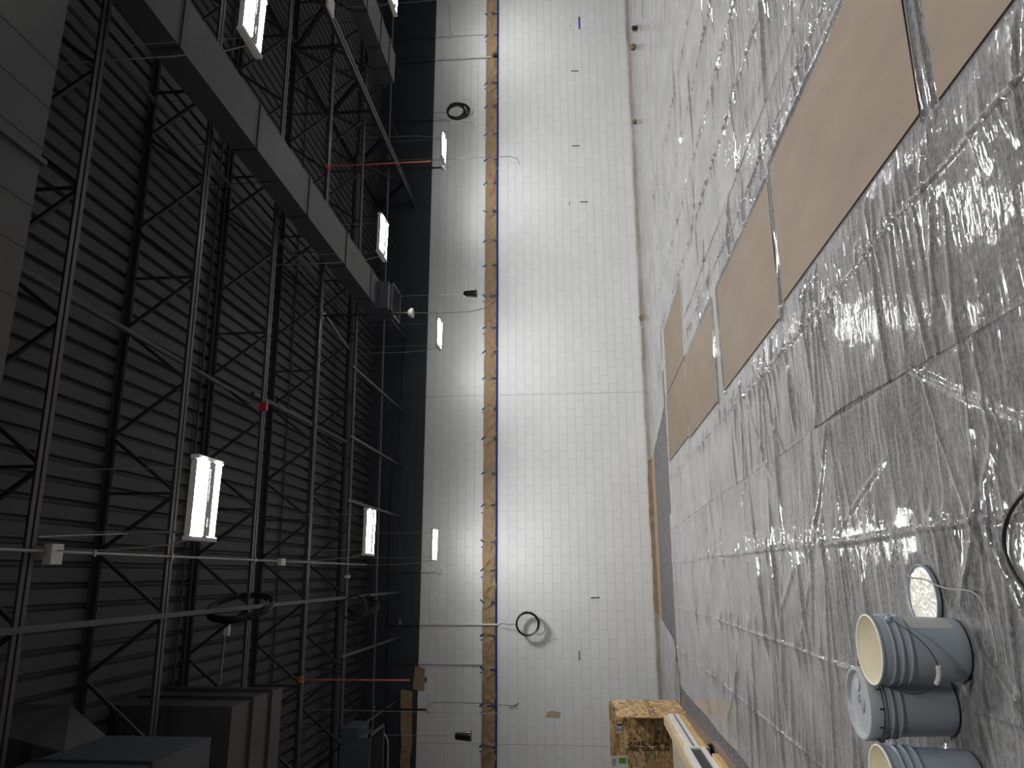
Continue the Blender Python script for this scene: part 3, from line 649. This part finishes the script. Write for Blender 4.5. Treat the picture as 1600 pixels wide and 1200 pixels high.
# sheets of paper over the paint edge at the left
def sheet(name, label, poly, dep, tabs_=(), seed=40):
    A = [np.array(onY(p, WY)) for p in poly]          # corners in order: bottom-left, bottom-right, top-right, top-left as seen
    t = thing(name, label, 'paper', (0, 0, 0))
    u, v = np.meshgrid(np.linspace(0, 1, 90), np.linspace(0, 1, 24))
    P_ = lambda k: A[0][k]*(1-u)*(1-v)+A[1][k]*u*(1-v)+A[2][k]*u*v+A[3][k]*(1-u)*v
    X_, Z_ = P_(0), P_(2)
    n1 = 1-np.abs(2*vnoise(X_*3.4+Z_*2, Z_*2.5+X_, seed)-1); n2 = vnoise(X_*7, Z_*3, seed+1)
    Z_ = Z_+.04*(vnoise(X_*2.5, Z_*0, seed+2)-.5)
    grid('paper', X_, WY-.006-dep*n1**2-.015*n2, Z_, 'kraft', t)
    for (p, q) in tabs_:
        a, c = onY(p, WY-.05), onY(q, WY-.03); MB().bar(a, c, .006, .04, (1, 0, 0) if abs(a[0]-c[0]) < abs(a[2]-c[2]) else (0, 0, 1)).build('tape_tab', 'blue_tape', t)
sheet('masking_paper', 'small hexagon-like patch of brown paper over the paint edge, beside the curved conduit', [(664.5, 1079), (663.5, 1045), (648, 1039), (647, 1077)], .02, [((665, 1058), (665, 1066))])
sheet('masking_paper', 'torn brown paper sheet over the paint edge at the left end', [(641, 1240), (645.5, 1080), (626.5, 1076), (627, 1240)], .05, [((631, 1174), (643, 1171)), ((626, 1085), (626, 1090)), ((625, 1128), (625, 1136))], 50)

# ------------------------------------------------------------------ floor coverings
BOARDS = [  # x0, x1, y0, y1, label
    (2.00, 3.20, .60, 2.97, 'brown hardboard sheet nearest the camera, cut by the right corner of the view'),
    (2.05, 3.22, 3.14, 5.58, 'large brown hardboard sheet lying on the plastic, second from the camera'),
    (1.97, 3.16, 5.70, 8.12, 'brown hardboard sheet lying on the plastic, third in the row from the camera'),
    (1.95, 3.17, 8.58, 11.03, 'brown hardboard sheet lying on the plastic, fourth in the row from the camera'),
    (2.00, 3.20, 11.06, 13.66, 'brown hardboard sheet at the far end of the row, nearest the wall'),
    (3.22, 4.45, 11.00, 13.50, 'brown hardboard sheet lying beside the far end of the row')]
BH = .011
for (x0, x1, y0, y1, lb) in BOARDS:
    cx, cy = (x0+x1)/2, (y0+y1)/2
    b = MB(); hx, hy, th = (x1-x0)/2, (y1-y0)/2, .006
    vs = []
    for zz_ in (0, th):
        for (sx, sy) in ((-1, -1), (1, -1), (1, 1), (-1, 1)): vs.append((sx*hx, sy*hy, zz_-.01*sy*hy))
    b.add(vs, [(4, 5, 6, 7)], 0); b.add(vs, [(0, 3, 2, 1), (0, 1, 5, 4), (1, 2, 6, 5), (2, 3, 7, 6), (3, 0, 4, 7)], 1)
    o = b.build('hardboard_sheet', ['hardboard', 'hb_edge'], loc=(cx, cy, fz(cy)+BH)); tag(o, lb, 'board', 'hardboard sheets on the floor')
FLAT = []   # circles kept flat under the pails: x, y, r
PAILS = [(-.322, 3.535), (-.569, 3.718), (-.855, 3.56)]
for (x, y) in PAILS: FLAT.append((x, y, .17))
LIDC = (-.113, 3.764); FLAT.append((LIDC[0], LIDC[1], .16))
def ridge(n, k): return (1-np.abs(2*n-1))**k
def sheetmesh(name, label, xl, xr, y0, y1, nx, ny, creases, seed, amp=1., base=.004, lift=None, folds=150):
    v = np.linspace(0, 1, ny); g = 2.2
    yv = (np.exp(g*v)-1)/(np.exp(g)-1)
    u = np.linspace(0, 1, nx); U, V = np.meshgrid(u, yv)
    Yl = y0+V*(y1-y0)
    Xl = xl(Yl) if callable(xl) else xl+0*Yl; Xr = xr(Yl) if callable(xr) else xr+0*Yl
    X_ = Xl+U*(Xr-Xl); Y_ = Yl
    if lift: Y_ = lift(X_, Yl, V)
    wx = vnoise(X_*.8, Y_*.8, seed)*1.4; wy = vnoise(X_*.7, Y_*.7, seed+1)*1.0
    dens = vnoise(X_*.55, Y_*.55, seed+2)
    h = .010*vnoise(X_*1.2, Y_*1.2, seed+7)+.006*vnoise(X_*2.3, Y_*4.5, seed+12)
    h += .005*ridge(vnoise(X_*1.3+wx*1.5, Y_*7+wy*2, seed+4), 4)*(.1+1.4*dens)
    h += .002*ridge(vnoise(X_*2.6+wx, Y_*19+X_*2, seed+5), 3)*(.1+1.6*dens)
    rr = np.random.default_rng(seed+13); xa, xb = X_.min(), X_.max()
    for k in range(folds):
        yc = y0+(y1-y0)*rr.random()**1.6; xc = rr.uniform(xa, xb)
        an = rr.normal(0, .16) if rr.random() < .82 else rr.uniform(.5, 1.3)*rr.choice([-1, 1])
        Lf_ = rr.uniform(.25, 1.1); wf = rr.uniform(.010, .026)*(1+yc*.06); hf = wf*rr.uniform(.45, 1.1); cv = rr.normal(0, .10)
        ix = np.nonzero(np.abs(yv*(y1-y0)+y0-yc) < Lf_*.9+.2)[0]
        if len(ix) < 2: continue
        sl = slice(ix[0], ix[-1]+1); dxx = X_[sl]-xc; dyy = Y_[sl]-yc; ca, sa = math.cos(an), math.sin(an)
        al = dxx*ca+dyy*sa; pe = -dxx*sa+dyy*ca+cv*al*al
        h[sl] += hf*np.exp(-(pe/wf)**2)*np.clip(1-(al/Lf_)**2, 0, 1)**.7
    h *= amp/(1+(Y_/9.)**2)
    for (xc, hh) in creases:
        xo = xc+.04*(vnoise(Y_*.6, Y_*0, seed+8)-.5)
        dd = np.abs(X_-xo)
        h += hh*np.exp(-(dd/.011)**2)*(.25+1.0*vnoise(Y_*3, Y_*0, seed+9))
        h += .020*np.exp(-(dd/.13)**2)*ridge(vnoise(X_*1.4, Y_*7, seed+10), 6)
    # boards press it flat; it is bunched up along some of their edges
    for (a0, a1, c0, c1, _) in BOARDS:
        dx_ = np.maximum(np.maximum(a0-X_, X_-a1), 0); dy_ = np.maximum(np.maximum(c0-Y_, Y_-c1), 0)
        ds = np.hypot(dx_, dy_); inside = ds <= .0
        h = h*np.clip((ds-.01)/.12, 0, 1)
        side = (X_ > a1+.008) & (ds < .2)
        gap = ((Y_ < c0) | (Y_ > c1)) & (X_ > a0-.05) & (X_ < a1+.05) & (ds < .2)
        h += np.where(side | gap, .022*np.exp(-((ds-.045)/.022)**2)*(.55+.7*vnoise(X_*4, Y_*3, seed+11)), 0)
        h = np.where(inside, np.minimum(h, .002), h)
    for (fx, fy, fr) in FLAT:
        ds = np.hypot(X_-fx, Y_-fy)-fr; h = h*np.clip(ds/.05, 0, 1)
    Z_ = fz(Y_)+base+h
    if lift: Z_ = Z_+lift(X_, Yl, V, True)
    o = grid(name, X_, Y_, Z_, 'film'); tag(o, label, 'plastic sheet'); return o
wob = lambda s, a, f: (lambda Y: a*(vnoise(Y*f, Y*0, s)-.5)*2)
wA, wB, wC = wob(60, .03, .9), wob(61, .05, .5), wob(62, .05, .6)
ef = lambda Xx: 14.2
sheetmesh('plastic_sheet', 'clear wrinkled plastic sheet on the left part of the floor, under the grey pails', lambda Y: -1.90+wA(Y), lambda Y: .955+wB(Y)*.25+.11*np.clip((Y-6.5)/7, 0, 1), 1.5, 14.3, 300, 620,
          [(.20, .018), (-.55, .016), (-1.28, .016)], 100, folds=120)
sheetmesh('plastic_sheet', 'clear wrinkled plastic sheet on the middle of the floor, under the row of brown boards', lambda Y: .93+wB(Y+3)*.25-.12*np.clip((Y-6.5)/7, 0, 1)+.06*np.exp(-((Y-4.6)/.9)**2), lambda Y: 3.98+wC(Y)*.5, 1.5, 13.95, 320, 640,
          [(1.68, .018), (3.45, .016)], 140, 1., .006, folds=120)
sheetmesh('plastic_sheet', 'clear wrinkled plastic sheet on the right part of the floor', lambda Y: 3.80+wC(Y+5)*.5, lambda Y: 13.5+wA(Y), 1.5, 14.4, 420, 560,
          [(4.6, .020), (5.4, .018), (6.3, .02), (7.3, .018)], 180, 1.3, .009, folds=240)
def lf(X_, Yl, V, dz=False):
    if not dz: return Yl
    return .10*np.clip((Yl-17.2)/.22, 0, 1)**2
sheetmesh('plastic_sheet', 'clear plastic sheet pushed against the foot of the far wall at the right', lambda Y: 3.12-.55*np.clip((Y-14.1)/3, 0, 1)+wA(Y*3)*.6, lambda Y: 19.2+0*Y, 14.05, 17.43, 420, 130, [], 220, 1.1, .006, lf, folds=120)
sheetmesh('plastic_sheet', 'narrow plastic flap left between the board crate and the carpet', lambda Y: -2.215-.7*np.clip((Y-14.8)/.3, 0, 1), lambda Y: -.85-.12*(17.4-Y)-.5*np.clip((14.6-Y)/.5, 0, 1), 14.1, 17.40, 60, 110, [], 260, 1.4, .012, lf, folds=30)
# paper runner along the wall
b = MB(); b.hexa([(-2.0, 16.72, fz(16.72)+.001), (3.3, 16.72, fz(16.72)+.001), (3.3, 17.46, fz(17.46)+.001), (-2.0, 17.46, fz(17.46)+.001),
                  (-2.0, 16.72, fz(16.72)+.006), (3.3, 16.72, fz(16.72)+.006), (3.3, 17.46, fz(17.46)+.006), (-2.0, 17.46, fz(17.46)+.006)])
tag(b.build('paper_runner', 'paperbrown'), 'tan paper runner laid on the carpet along the foot of the far wall', 'paper')
# little bundles by the wall foot
def lump(label, p, r, m1, m2, seed):
    c = onF(p); rr = random.Random(seed)
    t = thing('cable_bundle', label, 'bundle', (c[0], c[1], fz(c[1])+.03))
    b = MB(); pts = []
    for i in range(40):
        a = i*2.1; q = rr.uniform(.35, 1.)*r; pts.append((q*math.cos(a), q*math.sin(a)*.8, max(.0, r*.9+rr.uniform(-.8, .8)*r)))
    b.tube(pts, r*.22, 6); b.build('tangle', m1, t, True)
    b = MB(); b.tube([(r*.9*math.cos(a), r*.3*math.sin(a), r*.9+r*.8*math.sin(a)) for a in np.linspace(0, 6.28, 14)[:-1]], r*.16, 6, True); b.build('wrap', m2, t, True)
lump('dark tangled cable bundle on the plastic by the wall, farthest right of three', (999, 44), .085, 'black', 'base', 1)
lump('dark tangled cable bundle by the wall, middle one of three', (996, 73), .085, 'base', 'black', 2)
lump('brownish cable bundle by the wall, left of the two dark ones', (997, 190), .07, 'base', 'black', 3)
c = onY((1005, 496), 17.40); t = thing('paper_wad', 'crumpled brown wad of paper on the bare strip at the wall foot', 'wad', (c[0], 17.40, c[2]-.06))
b = MB(); n = 16; vs = []; fs = []
for i in range(n+1):
    for k in range(n):
        a = math.pi*i/n; q = 2*math.pi*k/n; r_ = .095*(1+random.uniform(-.28, .2)); vs.append((r_*math.sin(a)*math.cos(q), r_*.8*math.sin(a)*math.sin(q), .06+r_*math.cos(a)))
for i in range(n):
    for k in range(n): fs.append((i*n+k, (i+1)*n+k, (i+1)*n+(k+1) % n, i*n+(k+1) % n))
b.add(vs, fs); b.build('wad', 'base', t)

# ------------------------------------------------------------------ pails
def pail(label, x, y, kind, rz, la):
    z = fz(y)+.012
    t = thing('paint_pail', label, 'pail', (x, y, z), 'grey paint pails', rz)
    H = .368
    out = [(.0, 0), (.122, 0), (.128, .003), (.1305, .010), (.1315, .03), (.1375, .225), (.1385, .236), (.146, .240), (.1475, .244), (.146, .248), (.1395, .250), (.1395, .272), (.147, .276), (.1485, .280), (.147, .284), (.141, .286),
           (.141, .306), (.148, .310), (.1495, .314), (.148, .318), (.143, .320), (.1435, .352), (.147, .356), (.1485, .361), (.1475, .366), (.1445, H), (.1405, H)]
    MB().lathe(out, 64).build('shell', 'pail', t, True)
    MB().lathe([(.1412, H-.001), (.1385, .34), (.136, .2), (.128, .010), (.0, .008)], 64).build('inside', 'cream', t, True)
    # drip of cream on the rim
    if kind == 'open':
        MB().lathe([(.1475, H-.004), (.1450, H+.0012), (.1408, H+.0012), (.139, H-.006)], 64).build('painted_rim', 'cream', t, True)
    if kind == 'lid':
        l = MB().lathe([(.1535, H-.042), (.1545, H-.03), (.1545, H+.006), (.151, H+.0115), (.142, H+.012), (.137, H+.008), (.134, H-.003), (.131, H-.006), (.0, H-.006)], 64).build('lid', 'lidgrey', t, True)
        b = MB()
        for rr in (.018, .028, .038): b.tube([(rr*math.cos(a), rr*math.sin(a), H-.004) for a in np.linspace(0, 2*math.pi, 33)[:-1]], .0036, 6, True)
        b.build('molded_rings', 'lidgrey', l, True)
        b = MB(); cx, cy = -.029, .078; b.tube([(cx+.031*math.cos(a), cy+.031*math.sin(a), H-.005) for a in np.linspace(0, 2*math.pi, 33)[:-1]], .004, 8, True)
        b.build('spout_ring', 'pail', l, True)
        MB().lathe([(.028, H-.006), (.027, H-.0005), (.0, H-.0005)], 32, (cx, cy, 0)).build('spout_cap', 'label', l, True)
        b = MB()
        for k in range(12):
            a = 2*math.pi*k/12; b.box((.1545*math.cos(a)-.003, .1545*math.sin(a)-.003, H-.043), (.1545*math.cos(a)+.003, .1545*math.sin(a)+.003, H-.026))
        b.build('lid_notches', 'black', l)
    # ears and bail
    for s in (-1, 1): MB().lathe([(.0, .02), (.012, .02), (.016, .012), (.018, .0)], 16).build('handle_ear', 'pail', t, True)
    ears = [c for c in t.children if c.name.startswith('handle_ear')]
    for s, e in zip((-1, 1), ears):
        e.location = (0, s*.143, .295); e.rotation_euler = (-s*math.pi/2, 0, 0)
    pts = []
    for i in range(25):
        a = math.pi*i/24; drop = math.sin(a)
        pts.append((-.012-.172*drop**.75*1.0, -.158*math.cos(a), .295-.135*drop**1.1))
    MB().tube([(0, -.150, .295)]+pts+[(0, .150, .295)], .0024, 6).build('handle_wire', 'wire', t, True)
    g = pts[10:15]; MB().tube(g, .010, 10).build('handle_grip', 'whitepaper', t, True)
    # label on the wall
    b = MB(); vs = []; fs = []
    for i in range(13):
        a = la-math.radians(24)+math.radians(48)*i/12
        for zz_ in (.045, .225): r_ = .1316+(zz_-.03)/.195*.006+.0008; vs.append((r_*math.cos(a), r_*math.sin(a), zz_))
    for i in range(12): fs.append((2*i, 2*i+2, 2*i+3, 2*i+1))
    b.add(vs, fs); lb = b.build('label', 'label', t, True)
    b = MB()
    for (z0_, z1_) in ((.06, .062), (.10, .102), (.14, .142), (.18, .183), (.205, .21)):
        vs = []; fs = []
        for i in range(9):
            a = la-math.radians(20)+math.radians(40)*i/8
            for zz_ in (z0_, z1_): r_ = .1316+(zz_-.03)/.195*.006+.0013; vs.append((r_*math.cos(a), r_*math.sin(a), zz_))
        for i in range(8): fs.append((2*i, 2*i+2, 2*i+3, 2*i+1))
        b.add(vs, fs)
    b.build('label_print', 'pail', lb, True)
    return t
pail('open slate grey paint pail with cream inside, its wire handle hanging down', PAILS[0][0], PAILS[0][1], 'open', math.radians(62), math.radians(338-62))
pail('slate grey paint pail closed with a grey lid, behind the open pail', PAILS[1][0], PAILS[1][1], 'lid', math.radians(-90), math.radians(180))
pail('open slate grey paint pail with cream inside, cut by the left edge of the view', PAILS[2][0], PAILS[2][1], 'open', math.radians(-80), math.radians(180))
t = thing('pail_lid', 'grey pail lid lying upside down on the plastic, coated with wet cream paint', 'lid', (LIDC[0], LIDC[1], fz(LIDC[1])+.012))
MB().lathe([(.0, 0), (.132, 0), (.150, .002), (.1535, .010), (.1535, .022), (.151, .024), (.146, .022), (.143, .012), (.0, .010)], 64).build('rim', 'pail', t, True)
rr_, aa_ = np.meshgrid(np.linspace(.0, .141, 26), np.linspace(0, 2*math.pi, 97))
zz_ = .013+.005*ridge(vnoise(rr_*20+3, aa_*6/(2*math.pi)*4, 71), 3)*(rr_/.141)+.0025*np.cos(rr_*260)*np.exp(-(rr_/.05)**2)
o = grid('wet_paint', rr_*np.cos(aa_), rr_*np.sin(aa_), zz_, 'creamwet', t)
# thin wire on the floor and the black hose loop
q = [onF(p)+np.array([0, 0, .034]) for p in ((1424, 889), (1428, 898), (1437, 903), (1450, 904), (1462, 908), (1475, 914), (1490, 919), (1505, 921), (1520, 922), (1532, 924), (1542, 931), (1551, 945), (1559, 962), (1565, 985), (1570, 1010), (1573, 1036))]
pipe('floor_wire', 'thin grey wire curling over the plastic past the lid of wet paint', 'wire', q, .0034, 'greywire')
a0 = onF((1567, 845)); cx, cy = .045, 2.585
pts = []
for i in range(48):
    a = 2*math.pi*i/48; rx, ry = .225*(1+.04*math.sin(3*a)), .41; pts.append((cx+.03+rx*math.cos(a), cy+ry*math.sin(a), fz(cy)+.028+.006*math.sin(2*a)))
tag(MB().tube(pts, .0085, 10, True).build('black_hose', 'black', None, True), 'black hose looped on the plastic at the bottom of the upright view', 'hose')

# ------------------------------------------------------------------ board crate and stacked windows at the left
t = thing('board_crate', 'strand board crate standing open against the wall at the left', 'crate', (0, 0, 0))
zf = fz(14.6)
MB().box((-5.6, 14.62, zf), (-2.26, 14.64, 1.10)).build('back_panel', 'osb', t)
MB().box((-2.26, 13.05, fz(13.05)), (-2.24, 14.72, 1.03)).build('side_panel', 'osb_light', t)
MB().box((-2.36, 14.54, zf), (-2.27, 14.61, 1.06)).build('corner_post', 'pine', t)
MB().box((-2.42, 13.9, .99), (-2.27, 13.94, 1.02)).build('corner_post', 'pine', t)
# printed lines
b = MB()
def printrows(bb, P0, ux, uz, rows_, n, wd, ht, seed, gapx=.0):
    r_ = random.Random(seed); P0 = np.array(P0); ux = np.array(ux); uz = np.array(uz)
    nv = np.cross(ux, uz)
    for k in range(rows_):
        s = 0
        while s < wd:
            L = r_.uniform(.018, .05)
            if r_.random() < .8:
                a = P0+ux*s+uz*(-k*ht*1.7); c = a+ux*L; vs = []
                for dn in (.0015, -.0005): vs += [a+nv*dn, c+nv*dn, c+uz*ht+nv*dn, a+uz*ht+nv*dn]
                bb.hexa(vs)
            s += L+.012
bk = lambda p: onY(p, 14.615)
bb = MB(); 
# stamp: lines running level across the back panel
for k, xpx in enumerate((1160.5, 1163.5, 1168.5, 1171.5)):
    pa_ = onY((980, xpx), 14.615); pz_ = onY((1046, xpx), 14.615)
    zt_, zl_ = pa_[2], pz_[2]; s = zl_; r_ = random.Random(90+k)
    while s < zt_:
        L = r_.uniform(.02, .06)
        if r_.random() < .82: bb.box((pa_[0]-.012, 14.6185, s), (pa_[0]+.012, 14.6205, min(zt_, s+L)))
        s += L+.014
bb.build('panel_stamp', 'ink', t)
bb = MB()
for k, ypx in enumerate((1010, 1012.6, 1015.2, 1017.5)):
    y_ = 13.1; r_ = random.Random(70+k); z_ = onX((ypx, 1103), -2.24)[2]
    while y_ < 14.65:
        L = r_.uniform(.05, .13)
        if r_.random() < .8: bb.box((-2.2405, y_, z_-.008), (-2.2390, min(14.68, y_+L), z_+.008))
        y_ += L+.04
bb.build('side_stamp', 'ink', t)
# paper labels on the back panel
def lab(name, poly, m, extra=None, dep=.004):
    P_ = [onY(p, 14.62) for p in poly]
    b = MB(); b.hexa([(v[0], 14.62-dep, v[2]) for v in P_]+[(v[0], 14.62, v[2]) for v in P_]); return b.build(name, m, t)
l1 = lab('shipping_label', [(963, 1145.5), (962.5, 1129.5), (971.5, 1129.5), (973, 1144.5)], 'whitepaper')
bb = MB()
for i in range(9):
    a, c = onY((964+i*.95, 1143.5), 14.6), onY((964+i*.95, 1138.5 if i % 2 else 1136.5), 14.6)
    if i not in (3, 6): bb.box((a[0], 14.6145, a[2]-.004), (c[0], 14.6162, a[2]+.003))
    a, c = onY((964+i*.95, 1135.0), 14.6), onY((964+i*.95, 1131), 14.6)
    bb.box((a[0], 14.6145, a[2]-.005), (c[0], 14.6162, a[2]+.004))
o = bb.build('label_print', 'ink', l1)
l2 = lab('product_label', [(955, 1212), (954, 1181), (981, 1181), (981, 1212)], 'whitepaper')
P_ = [onY(p, 14.62) for p in ((967, 1193), (967, 1184), (978.5, 1184), (978.5, 1193))]
MB().hexa([(v[0], 14.612, v[2]) for v in P_]+[(v[0], 14.617, v[2]) for v in P_]).build('green_square', 'green', l2)
bb = MB()
for i, ypx in enumerate((1187, 1190, 1194, 1197)):
    a, c = onY((957+i*1.6, 1185), 14.6), onY((957+i*1.6, 1197), 14.6); bb.box((c[0], 14.6125, a[2]-.004), (a[0], 14.6165, a[2]+.003))
bb.build('label_print', 'ink', l2)
# stacked windows on their sides
SX = -2.205
t = thing('window_stack_unit', 'white framed window unit on its side before the crate, pale wood on top', 'window unit', (0, 0, 0))
Y0 = 12.95
def sb(x0, y0, z0, x1, y1, z1): return MB().box((x0, y0-Y0, z0), (x1, y1-Y0, z1))
t.location = (0, Y0, 0); t.rotation_euler = (-.01, 0, 0)
y0_, y1_ = 5.5, 12.95
sb(SX-.13, y0_, .215, SX, y1_, .292).build('wood_rail', 'pine', t)
sb(SX-1.35, y0_, .216, SX-.131, 11.85, .285).build('wrapped_top', 'palewood', t)
sb(SX-.16, 10.62, .145, SX+.03, y1_+.02, .215).build('vinyl_frame', 'vinyl', t)
sb(SX-.16, 10.62, .105, SX+.005, y1_+.02, .145).build('channel', 'channel', t)
sb(SX-.16, 10.62, .058, SX+.025, y1_+.02, .105).build('vinyl_frame', 'vinyl', t)
sb(SX-1.2, 5.5, .058, SX-.16, 11.8, .215).build('core', 'black', t)
b = sb(SX-.16, y0_, .20, SX+.035, 10.62, .262)
for q in ((SX-.16, y0_, -.002, SX+.035, 10.62, .058), (SX-.16, 10.54, .058, SX+.034, 10.62, .20)): b.box((q[0], q[1]-Y0, q[2]), (q[3], q[4]-Y0, q[5]))
b.build('glazed_frame', 'vinyl', t)
sb(SX-.15, y0_, .058, SX+.012, 10.54, .20).build('dark_glass', 'glass', t)
def loose(o, lb, cat):
    o.location = (0, Y0, 0); o.rotation_euler = (-.01, 0, 0); return tag(o, lb, cat)
loose(sb(SX-.30, 10.66, -.075, SX+.015, 12.9, .056).build('pine_board', 'yellowpine', bevel=.004), 'yellow pine board under the white window frame, at the far end', 'lumber')
loose(sb(SX-.30, 5.0, -.095, SX+.075, 10.05, -.004).build('pine_board', 'yellowpine', bevel=.004), 'orange pine board under the dark glass, at the left edge', 'lumber')
b = MB()
for (y, zt_) in ((7.2, -.097), (9.2, -.097), (12.2, -.077)): b.box((SX-1.2, y-Y0, -.1285), (SX-.02, y-Y0+.09, zt_))
loose(b.build('pallet_runners', 'black'), 'dark blocks carrying the pine boards and the window unit', 'blocks')
b = MB(); b.hexa([(-2.13, 10.6, fz(10.6)), (-2.11, 10.6, fz(10.6)), (-2.165, 13.02, fz(13.)), (-2.185, 13.02, fz(13.)), (-2.15, 10.6, fz(10.6)+.10), (-2.14, 10.6, fz(10.6)+.10), (-2.185, 13.02, fz(13)+.10), (-2.195, 13.02, fz(13)+.10)])
tag(b.build('brown_board', 'brownboard'), 'thin brown board standing on edge along the carpet, farther one', 'board')
b = MB(); b.hexa([(-2.10, 6.0, fz(6)), (-2.07, 6.0, fz(6)), (-2.07, 10.5, fz(10.5)), (-2.10, 10.5, fz(10.5)), (-2.12, 6.0, fz(6)+.05), (-2.10, 6.0, fz(6)+.05), (-2.10, 10.5, fz(10.5)+.05), (-2.12, 10.5, fz(10.5)+.05)])
tag(b.build('brown_board', 'brownboard'), 'thin dark brown board lying along the carpet, nearer one', 'board')
